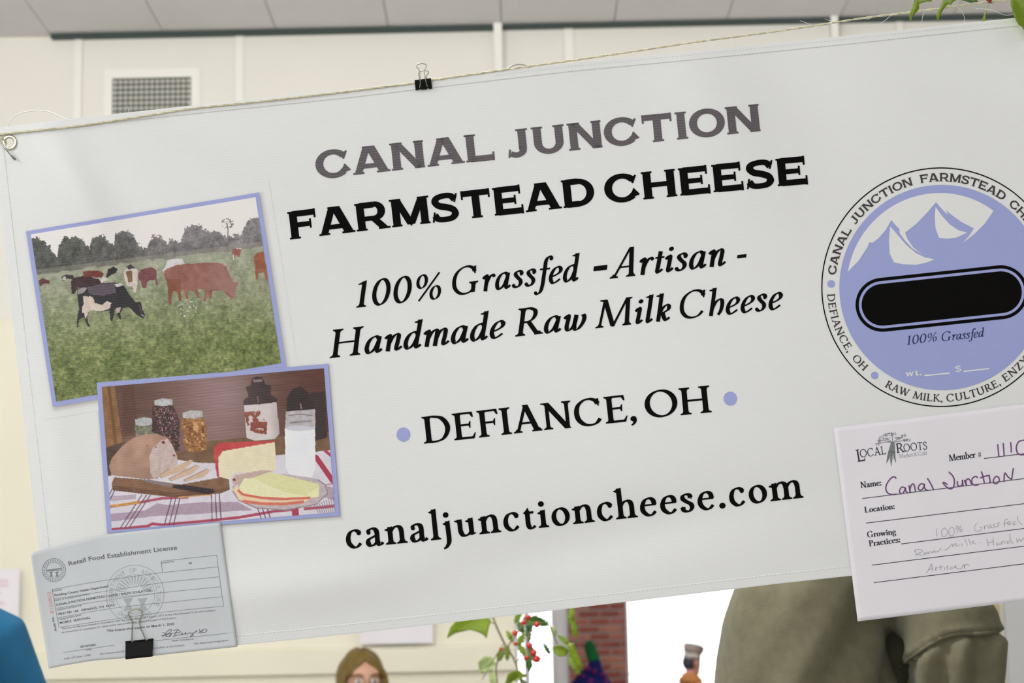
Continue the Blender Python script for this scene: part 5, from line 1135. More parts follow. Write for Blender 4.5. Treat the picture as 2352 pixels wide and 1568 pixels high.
for cx_, cy_, L_, W_, an, m_, d_ in ((1224, 1424, 44, 12, 10, m_leaf2, 4.16), (1196, 1440, 34, 9, 70, m_leaf2, 4.2), (1190, 1418, 30, 9, 120, m_leaf, 4.25), (1214, 1456, 36, 9, 85, m_leaf2, 4.2), (1196, 1470, 34, 9, 110, m_leaf, 4.2), (1222, 1500, 42, 10, 75, m_leaf2, 4.22), (1200, 1494, 34, 9, 60, m_leaf, 4.2), (1172, 1462, 30, 8, 60, m_leaf, 4.2), (1246, 1428, 32, 10, 35, m_leaf2, 4.2),
        (1318, 1440, 52, 9, 80, m_leaf, 4.3), (1312, 1412, 40, 9, 100, m_leaf, 4.3), (1320, 1530, 44, 10, 55, m_leaf, 4.3), (1296, 1470, 34, 8, 40, m_leaf, 4.3), (1120, 1532, 38, 11, 150, m_lfh, 4.3), (1132, 1560, 40, 10, 80, m_lfh, 4.3), (1186, 1556, 44, 9, 165, m_leaf, 4.15), (1210, 1580, 44, 10, 60, m_leaf2, 4.2), (1166, 1500, 34, 8, 95, m_leaf, 4.2), (1256, 1490, 30, 7, 60, m_leaf2, 4.25)):
    P_, R_ = spiky(cx_, cy_, L_, W_, an); leaf(HB, P_, toD(d_), R_, m_, .008)
for x, y, r in ((1213, 1417, 7), (1203, 1429, 7), (1183, 1454, 7), (1233, 1434, 7.5), (1216, 1482, 8), (1226, 1498, 8), (1233, 1513, 9), (1208, 1511, 6.5), (1184, 1478, 5), (1150, 1490, 4)):
    mb = MB(); mb.ell(D3(x, y, 4.08), (r - .2) / FPX * 4.08, 16, 10); mb.build('berry', m_berry, HB, True)
for P, r in (([(1120, 1380), (1138, 1432), (1158, 1476), (1184, 1522), (1206, 1600)], .0022), ([(1240, 1390), (1226, 1430), (1212, 1470), (1214, 1500), (1232, 1520)], .0018), ([(1143, 1640), (1142, 1568), (1140, 1530), (1154, 1500), (1184, 1460), (1206, 1425)], .0016), ([(1240, 1390), (1262, 1436), (1276, 1470), (1290, 1494)], .0014), ([(1184, 1522), (1212, 1500), (1245, 1512), (1262, 1520)], .0012), ([(1060, 1380), (1040, 1412), (1110, 1425), (1138, 1432)], .0012), ([(1158, 1476), (1130, 1520), (1108, 1560)], .0010)):
    mb = MB(); mb.tube([D3(*q) for q in catmull(P, 6)], r, 7); mb.build('stem', m_twig, HB, True)
mb = MB(); mb.tube([D3(1240, 1390), D3(1232, 1200), D3(1224, 760), D3(1222, 560)], .0018, 7); mb.build('hanging_stem', m_twig, HB, True)
mb = MB(); mb.tube([D3(1120, 1380), D3(1150, 1200), D3(1200, 900), D3(1222, 760)], .0016, 7); mb.build('hanging_stem', m_twig, HB, True)
# ------------------------------------------------------------------ THE HALL
WY = 7.6
ZC = onY(640, 73, WY)[2]
def WX(px, py=800): return onY(px, py, WY)[0]
def WZ(py, px=640): return onY(px, py, WY)[2]
m_wall = mat('cream_wall', (227, 223, 205), .75, var=.02, vscale=3, bump=.02, bscale=30)
m_ceil = mat('ceiling_board', (204, 203, 203), .85, var=.02, vscale=6); m_floor = mat('floor_concrete', (162, 159, 154), .55, var=.1, vscale=3)
m_batt = mat('white_batten', (231, 229, 223), .6); m_dark = mat('dark_green_strip', (52, 66, 62), .6); m_grey = mat('grey_panel', (172, 172, 174), .7, var=.02, vscale=4)
def struct(o): o['kind'] = 'structure'; return o
OX0, OX1, OZ = WX(1183, 1480), WX(2296, 1480), 2.32
poly = [(-6.5, 0), (OX0, 0), (OX0, OZ), (OX1, OZ), (OX1, 0), (6.5, 0), (6.5, ZC + .1), (-6.5, ZC + .1)]
def extrude_xz(P, y0, y1):
    n = len(P); vs = [(x, y0, z) for x, z in P] + [(x, y1, z) for x, z in P]
    T = tessellate_polygon([[Vector((x, z, 0)) for x, z in P]])
    fs = [tuple(t) for t in T] + [tuple(n + i for i in t[::-1]) for t in T] + [(i, (i + 1) % n, (i + 1) % n + n, i + n) for i in range(n)]
    return vs, fs
vs, fs = extrude_xz(poly, WY, WY + .2)
WB = struct(mk('wall_back', vs, fs, m_wall))
for a, b, pr, zb in ((172, 190, .012, 1.9), (541, 560, .012, 1.9), (1135, 1154, .055, 2.35), (1296, 1317, .012, 2.35), (1907, 1923, .055, 2.35), (2060, 2077, .012, 2.35)):
    mb = MB(); mb.box(WX(a, 120), WX(b, 120), WY - pr, WY, zb, ZC); mb.build('batten', m_batt, WB)
m_pan = mat('white_wall_panel', (223, 220, 213), .7, var=.015, vscale=3); edges_ = [-6000, 172, 541, 1135, 1296, 1907, 2060, 8000]
for a, b in zip(edges_[:-1], edges_[1:]):
    x0_, x1_ = max(WX(a + 19, 120), -6.4), min(WX(b - 1, 120), 6.4)
    mb = MB(); mb.box(x0_, x1_, WY - .004, WY, 2.75, ZC - .01); mb.build('wall_panel', m_pan, WB)
zr = WZ(79.5)
mb = MB(); mb.box(WX(122, 90), WX(1146, 65), WY - .045, WY, zr - .0065, zr + .0065); mb.box(WX(1146, 65), 6.0, WY - .045, WY, zr - .004, zr + .006); struct(mb.build('trim_1', m_dark))  # dark strip where wall and ceiling meet, thinner towards the right
z0, z1 = WZ(1551, 640), WZ(1489, 640)
mb = MB(); mb.add([(-6.5, WY, z0), (OX0, WY, z0), (OX0, WY - .028, z0 + .004), (-6.5, WY - .028, z0 + .004), (-6.5, WY - .03, z1 - .012), (OX0, WY - .03, z1 - .012), (OX0, WY - .0, z1 + .006), (-6.5, WY - .0, z1 + .006)], [(0, 1, 2, 3), (3, 2, 5, 4), (4, 5, 6, 7)]); struct(mb.build('trim_2', m_wall))
# ceiling boards
CE = empty('ceiling', (0, 2, ZC), kind='structure')
mb = MB(); mb.box(-6.5, 6.5, -5, WY + .2, ZC + .02, ZC + .14); mb.build('ceiling_back', mat('ceiling_gap', (150, 148, 142), .9), CE)
xs = [WX(120, 85) + k * (WX(1925, 45) - WX(120, 85)) / 7 for k in range(-12, 19)]
first = None
for a, b in zip(xs[:-1], xs[1:]):
    if first is None:
        mb = MB(); mb.box(a + .0018, b - .0018, -5, WY, ZC, ZC + .02); first = mb.build('ceiling_board', m_ceil, CE); ref = a
    else:
        o = first.copy(); COL.objects.link(o); o.parent = CE; o.location = (a - ref, 0, 0)
mb = MB(); mb.box(-6.5, 6.5, -5, 7.8, -.1, 0); struct(mb.build('floor', m_floor))
mb = MB(); mb.box(-6.7, -6.5, -5, 20, 0, ZC); struct(mb.build('wall_left', m_wall))
mb = MB(); mb.box(6.5, 6.7, -5, 20, 0, ZC); struct(mb.build('wall_right', m_wall))
mb = MB()
for q in ((-6.5, -6.0, 0, ZC), (0.6, 6.5, 0, ZC), (-6.0, 0.6, 0, .5), (-6.0, 0.6, 3.6, ZC)): mb.box(q[0], q[1], -5.2, -5.0, q[2], q[3])
struct(mb.build('wall_front_added', m_wall))      # unseen wall added behind the viewer, its opening placed to direct the daylight
# far room seen through the opening
FY = 19.5
def FX(px, y=FY): return onY(px, 1480, y)[0]
mb = MB(); mb.box(-6.5, 6.5, 7.8, 20, -.1, 0); struct(mb.build('floor_far', m_floor))
mb = MB(); mb.box(-6.5, 6.5, 7.8, 20, 3.4, 3.5); struct(mb.build('ceiling_far', m_ceil))
w1a, w1b, bk0, bk1, w2b = FX(1183), FX(1275), FX(1305), FX(1437), FX(1720)
P = [(-6.5, 0), (6.5, 0), (6.5, 3.4), (-6.5, 3.4)]
vs, fs = extrude_xz([(-6.5, 0), (w1a, 0), (w1a, 3.1), (w1b, 3.1), (w1b, 0), (bk1, 0), (bk1, 3.1), (w2b, 3.1), (w2b, 0), (6.5, 0), (6.5, 3.4), (-6.5, 3.4)], FY, FY + .25)
struct(mk('wall_far', vs, fs, mat('far_wall', (206, 204, 204), .8)))
m_fr = mat('window_frame_white', (214, 212, 214), .5); m_gl = None
def glass():
    m = bpy.data.materials.new('window_glass'); m.use_nodes = True; nt = m.node_tree; nt.nodes.clear()
    o = nt.nodes.new('ShaderNodeOutputMaterial'); mx = nt.nodes.new('ShaderNodeMixShader'); t = nt.nodes.new('ShaderNodeBsdfTransparent'); g_ = nt.nodes.new('ShaderNodeBsdfGlossy')
    g_.inputs['Roughness'].default_value = .02; fr = nt.nodes.new('ShaderNodeFresnel'); fr.inputs[0].default_value = 1.35
    nt.links.new(fr.outputs[0], mx.inputs[0]); nt.links.new(t.outputs[0], mx.inputs[1]); nt.links.new(g_.outputs[0], mx.inputs[2]); nt.links.new(mx.outputs[0], o.inputs[0]); return m
m_gl = glass()
def window(name, x0, x1, z0, z1, mull, trans):
    E = empty(name, ((x0 + x1) / 2, FY + .1, z0), kind='structure'); d = .035
    mb = MB(); y0, y1 = FY + .06, FY + .12
    mb.box(x0, x0 + d, y0, y1, z0, z1); mb.box(x1 - d, x1, y0, y1, z0, z1); mb.box(x0 + d, x1 - d, y0, y1, z0, z0 + d); mb.box(x0 + d, x1 - d, y0, y1, z1 - d, z1); mb.build('window_frame', m_fr, E)
    xs_ = [x0 + d] + mull + [x1 - d]; zs = [z0 + d] + trans + [z1 - d]
    for x in mull: mb = MB(); mb.box(x - .03, x + .03, y0, y1, z0 + d, z1 - d); mb.build('mullion', m_fr, E)
    for z in trans: mb = MB(); mb.box(x0 + d, x1 - d, y0 + .01, y1 - .01, z - .008, z + .008); mb.build('transom', m_fr, E)
    for a, b in zip(xs_[:-1], xs_[1:]):
        for c, dd in zip(zs[:-1], zs[1:]): mb = MB(); mb.box(a, b, y0 + .025, y0 + .031, c, dd); mb.build('pane', m_gl, E)
window('window_1', w1a, w1b, 0.02, 3.1, [FX(1210)], [])
window('window_2', bk1, w2b, 0.02, 3.1, [], [onY(1560, 1545, FY)[2], 2.4])
mb = MB(); mb.box(w2b + .0, w2b + .12, FY - .06, FY, 0, 3.1); struct(mb.build('trim_3', mat('dark_frame', (44, 42, 46), .6)))
# brick pier
BP = empty('wall_brick_pier', ((bk0 + bk1) / 2, FY - .02, 0), kind='structure')
mb = MB(); mb.box(bk0, bk1, FY - .10, FY, 0, 3.4); mb.build('mortar', mat('mortar', (150, 134, 128), .9), BP)
ch_ = .0725; bl = (bk1 - bk0) / 2.75; rows = 0; rb = random.Random(5)
m_bks = [mat('brick_a', (142, 82, 70), .85, var=.2, vscale=14), mat('brick_b', (124, 64, 54), .85, var=.2, vscale=14), mat('brick_c', (150, 98, 82), .85, var=.2, vscale=14)]
bmesh_ = {}
z = 0.004
while z < 2.75:
    x = bk0 - (0 if rows % 2 == 0 else bl * .5)
    while x < bk1 - .01:
        a, b = max(x, bk0) + .006, min(x + bl, bk1) - .006
        if b - a > .03:
            key = (round(b - a, 3), rb.randrange(3))
            if key not in bmesh_:
                mb = MB(); mb.box(bk0, bk0 + b - a, FY - .115, FY - .1, 0, ch_ - .022); o = mb.build('brick', m_bks[key[1]], BP); bmesh_[key] = o
            else: o = bmesh_[key].copy(); COL.objects.link(o); o.parent = BP
            o.location = (a - bk0, 0, z)
        x += bl
    z += ch_; rows += 1
# opening trim and grey partition at the right
mb = MB(); mb.box(OX1 - .035, OX1, WY - .02, WY + .2, 0, OZ); struct(mb.build('trim_4', mat('yellow_jamb', (190, 180, 128), .6, var=.1, vscale=20)))
PX0 = onY(2313, 1480, 6.6)[0]
PAR = empty('partition_panel', (PX0 + .6, 6.62, 0), 'plain grey partition panel standing behind the sleeve of the man in green', 'panel')
mb = MB(); mb.box(PX0, PX0 + 1.22, 6.60, 6.63, .06, 2.1); mb.build('board', m_grey, PAR)
for x in (PX0 + .1, PX0 + 1.05): mb = MB(); mb.box(x, x + .05, 6.40, 6.83, 0, .06); mb.build('foot', mat('panel_foot', (90, 90, 92), .5), PAR)

# vent
vx0, vx1, vz1 = WX(259, 220), WX(440, 220), WZ(180, 350); vz0 = vz1 - .24
VE = empty('wall_vent', ((vx0 + vx1) / 2, WY, vz0), 'dark square-mesh air vent high on the cream wall behind the banner', 'vent')
fx0, fx1, fz1, fz0 = WX(241, 220), WX(461, 220), WZ(160, 350), vz0 - .035
mb = MB()
for b_ in ((fx0, vx0, fz0, fz1), (vx1, fx1, fz0, fz1), (vx0, vx1, vz1, fz1), (vx0, vx1, fz0, vz0)): mb.box(b_[0], b_[1], WY - .012, WY, b_[2], b_[3])
mb.build('frame', m_batt, VE)
mb = MB(); mb.box(vx0, vx1, WY - .002, WY - .0005, vz0, vz1); mb.build('recess_shade', mat('recess_dark', (34, 46, 32), .9, var=.7, vscale=16), VE)  # flat dark sheet paints in the shade of the recess behind the bars
m_bar = mat('vent_bar', (100, 102, 92), .6); n_ = 15
for k in range(n_ + 1):
    x = vx0 + (vx1 - vx0) * k / n_; mb = MB(); mb.box(x - .0036, x + .0036, WY - .008, WY - .003, vz0, vz1); mb.build('upright_bar', m_bar, VE)
for k in range(12):
    z = vz1 - .004 - k * .0215; mb = MB(); mb.box(vx0, vx1, WY - .010, WY - .004, z - .0045, z + .0045); mb.build('cross_bar', m_bar, VE)

# notices
def notice(px0, px1, py0, py1, label, lines):
    a, b = onY(px0, (py0 + py1) / 2, WY), onY(px1, (py0 + py1) / 2, WY); zt, zb_ = WZ(py0, (px0 + px1) / 2), WZ(py1, (px0 + px1) / 2)
    E = empty('wall_notice', ((a[0] + b[0]) / 2, WY - .034, zb_), label, 'paper')
    mb = MB(); mb.box(a[0], b[0], WY - .0345, WY - .0325, zb_, zt); mb.build('sheet', mat('notice_paper', (226, 222, 228), .8), E)
    for k, (t, l) in enumerate(lines):
        zz = zt - (zt - zb_) * t; mb = MB(); mb.box(a[0] + .01, a[0] + (b[0] - a[0]) * l, WY - .0349, WY - .0346, zz - .008, zz + .004); mb.build('printed_line', mat('notice_print', (216, 198, 206), .8), E)
notice(-120, 49, 1309, 1437, 'white notice with faint pink print on the wall beside the teal sleeve', [(.2, .85), (.28, .85), (.42, .75), (.6, .8)])
notice(828, 995, 1366, 1478, 'plain white notice taped to the wall above the head of the brown-haired woman', [])

# ---- added point lights below the ceiling, no fixtures built
for x, y, dz, pw in LIGHTS:
    l = bpy.data.lights.new('added_lamp', 'POINT'); l.shadow_soft_size = .16; l.energy = pw; l.color = (1.0, .988, .97)
    o = bpy.data.objects.new('added_lamp', l); COL.objects.link(o); o.location = (x, y, (ZC if y < 7.6 else 3.4) - dz)
# far windows and added front opening: portals help the sky light find its way in
for x, y, z, sx, sz, rx in ((-2.7, -5.1, 2.05, 6.6, 3.1, 90), ((bk1 + w2b) / 2, FY + .2, 1.55, w2b - bk1, 3.1, -90), ((w1a + w1b) / 2, FY + .2, 1.55, w1b - w1a, 3.1, -90)):
    l = bpy.data.lights.new('window_portal', 'AREA'); l.shape = 'RECTANGLE'; l.size = sx; l.size_y = sz; l.cycles.is_portal = True
    o = bpy.data.objects.new('window_portal', l); COL.objects.link(o); o.location = (x, y, z); o.rotation_euler = (math.radians(rx), 0, 0)
# ------------------------------------------------------------------ PEOPLE
def remeshed(mb, voxel, smooth=6):
    me = bpy.data.meshes.new('tmp_body'); me.from_pydata([tuple(map(float, q)) for q in mb.v], [], mb.f); me.update()
    ob = bpy.data.objects.new('tmp_body', me); COL.objects.link(ob)
    r = ob.modifiers.new('r', 'REMESH'); r.mode = 'VOXEL'; r.voxel_size = voxel
    s = ob.modifiers.new('s', 'SMOOTH'); s.factor = .5; s.iterations = smooth
    dg = bpy.context.evaluated_depsgraph_get(); ev = ob.evaluated_get(dg); m2 = bpy.data.meshes.new_from_object(ev)
    V = np.empty(len(m2.vertices) * 3); m2.vertices.foreach_get('co', V); V = V.reshape(-1, 3)
    N = np.empty(len(m2.vertices) * 3); m2.vertices.foreach_get('normal', N); N = N.reshape(-1, 3)
    F = [tuple(p.vertices) for p in m2.polygons]
    bpy.data.objects.remove(ob); bpy.data.meshes.remove(me); bpy.data.meshes.remove(m2)
    return V, N, F
def hand(mb, w, d, side, curl=.35):
    """palm, four fingers and a thumb from the wrist w, pointing along d"""
    w = np.array(w, float); d = np.array(d, float); d /= np.linalg.norm(d); fwd = np.array([0, 1.0, 0]); n = np.cross(d, fwd); n /= np.linalg.norm(n); fw = np.cross(n, d)
    mb.tube([w, w + d * .04, w + d * .09], [(.026, .018), (.040, .015), (.042, .014)], 10)
    for k, (o, L) in enumerate(((-.030, .062), (-.010, .075), (.011, .082), (.031, .072))):
        b = w + d * .085 + fw * o; inn = n * (-side)
        mb.tube([b, b + d * L * .5 + inn * L * curl * .25, b + d * L * .95 + inn * L * curl * .8], [.0095, .009, .0075], 8)
    b = w + d * .03 + fw * .035; mb.tube([b, b + d * .03 + fw * .022, b + d * .062 + fw * .028 - n * side * .01], [.012, .011, .008], 8)
def head_mass(mb, z0=1.635, hs=1.0, y0=0.015):
    c = np.array([0, y0, z0]); E = lambda o, r: mb.ell(c + np.array(o) * hs, np.array(r) * hs, 20, 14)
    E((0, -.008, .012), (.077, .097, .108)); E((0, .022, -.045), (.062, .070, .075)); E((0, .052, -.098), (.034, .034, .026))
    E((0, .070, .040), (.055, .024, .032)); E((0, .094, -.016), (.011, .018, .020)); E((0, .086, .008), (.009, .016, .026)); E((-.011, .090, -.024), (.009, .010, .008)); E((.011, .090, -.024), (.009, .010, .008))
    E((0, .082, -.056), (.024, .012, .009)); E((0, .080, -.068), (.021, .012, .009))
    for s in (-1, 1): E((s * .079, -.012, -.008), (.010, .020, .031)); E((s * .040, .066, -.022), (.022, .018, .018))
    mb.tube([c + np.array((0, -.025, -.06)) * hs, c + np.array((0, -.03, -.15)) * hs, c + np.array((0, -.025, -.20)) * hs], [(.058 * hs, .055 * hs), (.060, .058), (.075, .085)], 14)
def std_body(arms=None, hs=1.0, wide=1.0):
    mb = MB()
    mb.tube([(0, 0, .84), (0, 0, .93), (0, .005, 1.06), (0, .01, 1.20), (0, 0, 1.32), (0, -.012, 1.42), (0, -.02, 1.475), (0, -.02, 1.50)],
            [(.08, .10), (.115, .168 * wide), (.105, .150 * wide), (.122, .165 * wide), (.122, .178 * wide), (.092, .165 * wide), (.072, .10), (.055, .06)], 22)
    for s in (-1, 1):
        mb.tube([(s * .090, 0, .90), (s * .100, .012, .68), (s * .098, .012, .48), (s * .100, -.012, .30), (s * .100, -.012, .085)], [(.095, .090), (.080, .078), (.060, .057), (.056, .052), (.040, .038)], 14)
        mb.tube([(s * .100, -.055, .040), (s * .102, .02, .045), (s * .108, .11, .034), (s * .110, .165, .028)], [(.034, .036), (.042, .040), (.044, .030), (.030, .020)], 12)
    for s in (-1, 1):
        A = (arms or {}).get(s) or [(s * .11, -.012, 1.405), (s * .185, -.008, 1.365), (s * .228, -.015, 1.26), (s * .250, -.02, 1.12), (s * .252, .04, .98), (s * .250, .085, .875)]
        mb.tube(A, [.055, .064, .056, .047, .043, .030], 14)
        d = np.array(A[-1]) - np.array(A[-2]); hand(mb, A[-1], d, s)
    head_mass(mb, 1.635, hs)
    return mb
def person(label, X, Y, scale, face_deg, shirt, trous, skin, arms=None, hs=1.0, wide=1.0, tilt=0.0, shoes=(40, 36, 34)):
    mb = std_body(arms, hs, wide); V, N, F = remeshed(mb, .0085, 4)
    Vl = V.copy(); z = V[:, 2]
    reg = np.where(z < .075, 2, np.where(z < .95, 1, 0))
    handm = (np.abs(V[:, 0]) > .19) & (z < .885) & (z > .6) if not arms else (np.linalg.norm(V - np.array(arms[1][-1]), axis=1) < .2) & (np.abs(V[:, 0]) > .1)
    reg = np.where((z > 1.495) & (np.hypot(V[:, 0], V[:, 1] + .01) < .16), 3, reg); reg = np.where(handm, 3, reg)
    a = math.radians(face_deg); R = np.array([[math.cos(a), -math.sin(a), 0], [math.sin(a), math.cos(a), 0], [0, 0, 1.0]])
    T = lambda P: (np.atleast_2d(np.asarray(P, float)) @ R.T) * scale + np.array([X, Y, 0])
    E = empty('person', (X, Y, 0), label, 'person')
    b = mk('body', T(V), F, [shirt, trous, mat('shoe_leather', shoes, .5), skin], E, True)
    rf = reg[np.array([f[0] for f in F])]; b.data.polygons.foreach_set('material_index', rf.astype(np.int32)); b.data.update()
    return E, T
def face_bits(E, T, hs, iris, brow, glasses=False):
    c = np.array([0, .015, 1.635])
    m_ew = mat('eye_white', (226, 222, 218), .3); m_ir = mat('iris_' + str(iris[0]), iris, .2); m_br = mat('brow_' + str(brow[0]), brow, .9)
    for s in (-1, 1):
        mb = MB(); mb.ell(c + np.array([s * .031, .0835, .012]) * hs, np.array([.0145, .009, .0075]) * hs, 14, 10); e = mk('eye', T(mb.v), mb.f, m_ew, E, True)
        mb = MB(); mb.ell(c + np.array([s * .031, .0905, .012]) * hs, np.array([.0062, .004, .0062]) * hs, 12, 8); mk('iris', T(mb.v), mb.f, m_ir, e, True)
        mb = MB(); mb.tube([c + np.array(q) * hs for q in ((s * .014, .094, .030), (s * .032, .0935, .037), (s * .052, .080, .032))], [.003, .004, .002], 8); mk('eyebrow', T(mb.v), mb.f, m_br, E, True)
    mb = MB(); mb.tube([c + np.array(q) * hs for q in ((-.022, .088, -.060), (0, .096, -.061), (.022, .088, -.060))], [.003, .006, .003], 8); mk('lips', T(mb.v), mb.f, mat('lips', (176, 108, 100), .5), E, True)
    if glasses:
        G_ = MB()
        for s in (-1, 1):
            P = [c + np.array([s * .032 + .024 * math.cos(q), .104, .008 + .017 * math.sin(q)]) * hs for q in np.linspace(0, 2 * math.pi, 25)]
            G_.tube(P, .0012, 6, False); G_.tube([c + np.array([s * .056, .104, .012]) * hs, c + np.array([s * .080, .06, .014]) * hs, c + np.array([s * .084, -.01, .010]) * hs], .0012, 6)
        G_.tube([c + np.array([-.009, .104, .010]) * hs, c + np.array([0, .107, .014]) * hs, c + np.array([.009, .104, .010]) * hs], .0012, 6)
        o = mk('glasses', T(G_.v), G_.f, mat('glasses_wire', (120, 112, 110), .3, metal=.8), E, True)
        m_ln = mat('lens', (170, 176, 190), .1); 
def hair(E, T, hs, material, keep, r=(.094, .112, .122), off=(0, -.012, .014), wave=.004):
    """shell of hair; keep(d) tells which directions carry hair"""
    c = np.array([0, .015, 1.635]) + np.array(off) * hs; nu, nv = 72, 48; vs = []; kp = []
    for j in range(nv + 1):
        ph = -math.pi / 2 + math.pi * j / nv
        for i in range(nu):
            t = 2 * math.pi * i / nu; d = np.array([math.cos(ph) * math.cos(t), math.cos(ph) * math.sin(t), math.sin(ph)])
            k = 1 + wave * 8 * math.sin(t * 17 + 3 * math.sin(ph * 5)) * .12 + wave * 3 * math.sin(t * 5 + ph * 7)
            k -= .05 * math.exp(-(d[0] / .07) ** 2) * max(0, d[2])      # the parting
            vs.append(c + d * np.array(r) * hs * k); kp.append(keep(d))
    F = []
    for j in range(nv):
        for i in range(nu):
            q = (j * nu + i, j * nu + (i + 1) % nu, (j + 1) * nu + (i + 1) % nu, (j + 1) * nu + i)
            if sum(kp[x] for x in q) >= 3: F.append(q)
    o = mk('hair', T(vs), F, material, E, True); s = o.modifiers.new('thickness', 'SOLIDIFY'); s.thickness = .014; s.offset = -1
    return o
m_sk1 = mat('skin_fair', (196, 152, 128), .55, var=.05, vscale=20); m_sk2 = mat('skin_ruddy', (222, 160, 146), .55)
m_jean = mat('denim', (62, 74, 104), .9, var=.15, vscale=60); m_trs = mat('dark_trousers', (56, 54, 56), .9)

# the woman by the wall
wy = 6.9; wp = onY(828, 1479, wy); hs = 1.10
ztop = wp[2]; sc_w = ztop / (1.635 + .15 * hs)
E, T = person('brown-haired woman in front of the cream wall below the banner', wp[0], wy, sc_w, 180 + 17, mat('blouse', (150, 160, 170), .85, var=.1), m_jean, m_sk1, hs=hs)
face_bits(E, T, hs, (96, 110, 124), (112, 84, 56), True)
m_hr = mat('hair_brown', (106, 86, 36), .45, var=.16, vscale=26, bump=.12, bscale=160)
def keep_w(d):
    x, y, z = d
    if y < .05: return z > -.95
    return z > .68 - .72 * abs(x) ** 1.05 or abs(x) > .93
hair(E, T, hs, m_hr, keep_w, (.096, .112, .134), (0, -.012, .004), .006)
for s, P in ((1, [(.066, .050, .050), (.080, .046, .01), (.088, .035, -.05), (.082, .03, -.11)]), (-1, [(-.066, .050, .050), (-.080, .046, .01), (-.088, .035, -.05), (-.082, .03, -.11)])):
    mb = MB(); mb.tube([np.array([0, .015, 1.635]) + np.array(q) * hs for q in catmull(P, 5)], [(.008, .016)] * (len(catmull(P, 5)) - 4) + [(.011, .016), (.009, .012), (.006, .008), (.003, .004)], 10); mk('hair_lock', T(mb.v), mb.f, m_hr, E, True)

# the man with the cap in front of the far window
my = 18.7; mp = onY(1592, 1499, my); sm_ = mp[2] / 1.745
m_or = mat('orange_jacket', (196, 130, 74), .8, var=.1, vscale=8)
E, T = person('person in an orange jacket and grey cap in front of the far bright window', mp[0] - .02, my, sm_, -62, m_or, m_trs, m_sk2, hs=1.05)
face_bits(E, T, 1.05, (70, 52, 44), (60, 46, 44))
hair(E, T, 1.05, mat('hair_dark', (58, 52, 62), .6, var=.2), lambda d: (d[1] < -.15 and d[2] > -.7), (.088, .108, .112), (0, -.012, .008))
c0 = np.array([0, .015, 1.635 + .070])
mb = MB(); mb.tube([(0, -.02, 1.42), (0, -.02, 1.47), (0, -.015, 1.50), (0, -.015, 1.525)], [(.125, .18), (.12, .15), (.095, .105), (.082, .085)], 24); mk('jacket_collar', T(mb.v), mb.f, m_or, E, True)
cap_o = [((0, -.005, -.02), (.104, .094)), ((0, .0, .03), (.106, .096))]
mb = MB(); mb.tube([c0 + np.array(q[0]) for q in cap_o], [q[1] for q in cap_o], 24); mk('cap_band', T(mb.v), mb.f, mat('cap_band', (206, 196, 190), .8), E, True)
mb = MB(); mb.tube([c0 + np.array(q) for q in ((0, .0, .028), (0, .015, .07), (0, .03, .115), (0, .035, .135))], [(.104, .096), (.120, .110), (.130, .118), (.105, .095)], 24); mk('cap_crown', T(mb.v), mb.f, mat('cap_grey', (160, 146, 140), .8, var=.15, vscale=12), E, True)

# the person in teal at the left
ty = 3.6; tp = onY(30, 1392, ty); st_ = tp[2] / 1.425
E, T = person('person in a teal sweater, only the shoulder and sleeve showing beside the license sheet', tp[0] - .222 * st_, ty, st_, 190, mat('teal_sweater', (3, 66, 97), .9, var=.16, vscale=9, bump=.25, bscale=18), m_trs, m_sk1)
face_bits(E, T, 1.0, (70, 60, 50), (80, 64, 50)); hair(E, T, 1.0, mat('hair_gray', (120, 112, 104), .6, var=.2), lambda d: (d[1] < .2 or d[2] > .55) and d[2] > -.6, (.086, .106, .116))

# the child with the pointed hat in front of the bricks
cy = 8.7; cp = onY(1362, 1596, cy); sc_ = cp[2] / 1.70; hs = 1.16
E, T = person('child in a dark blue pointed hat with green tip before the brick pier', cp[0], cy, sc_, 175, mat('child_coat', (150, 60, 80), .85), m_jean, m_sk1, hs=hs)
face_bits(E, T, hs, (70, 60, 50), (90, 70, 52)); hair(E, T, hs, mat('hair_light', (128, 98, 62), .6, var=.2), lambda d: d[1] < .2 and d[2] > -.85, (.086, .106, .116))
def hp(px, py, dy=0): return onY(px, py, cy + dy)
mb = MB(); mb.tube([hp(1362, 1608), hp(1362, 1590), hp(1361, 1570), hp(1363, 1550), hp(1366, 1532), hp(1367, 1516)], [.128, .120, .092, .062, .032, .024], 28); hat = mb.build('hat', mat('hat_navy', (14, 18, 92), .9, var=.2, vscale=30), E, True)
mb = MB(); mb.tube([hp(1366, 1520), hp(1363, 1510), hp(1357, 1496), hp(1354, 1482), hp(1353, 1471)], [.022, .026, .025, .024, .012], 20); mb.build('hat_tip', mat('hat_green', (8, 92, 50), .9, var=.3, vscale=25), E, True)
for x, y, r in ((1352, 1535, .010), (1366, 1541, .010), (1357, 1564, .014), (1384, 1548, .010), (1392, 1564, .012), (1340, 1552, .009)):
    mb = MB(); mb.ell(hp(x, y, -.075 if abs(x - 1362) < 14 else -.055), (r, .012, r), 12, 8); mk('hat_dot', mb.v, mb.f, mat('hat_pink', (110, 26, 92), .9), hat, True)

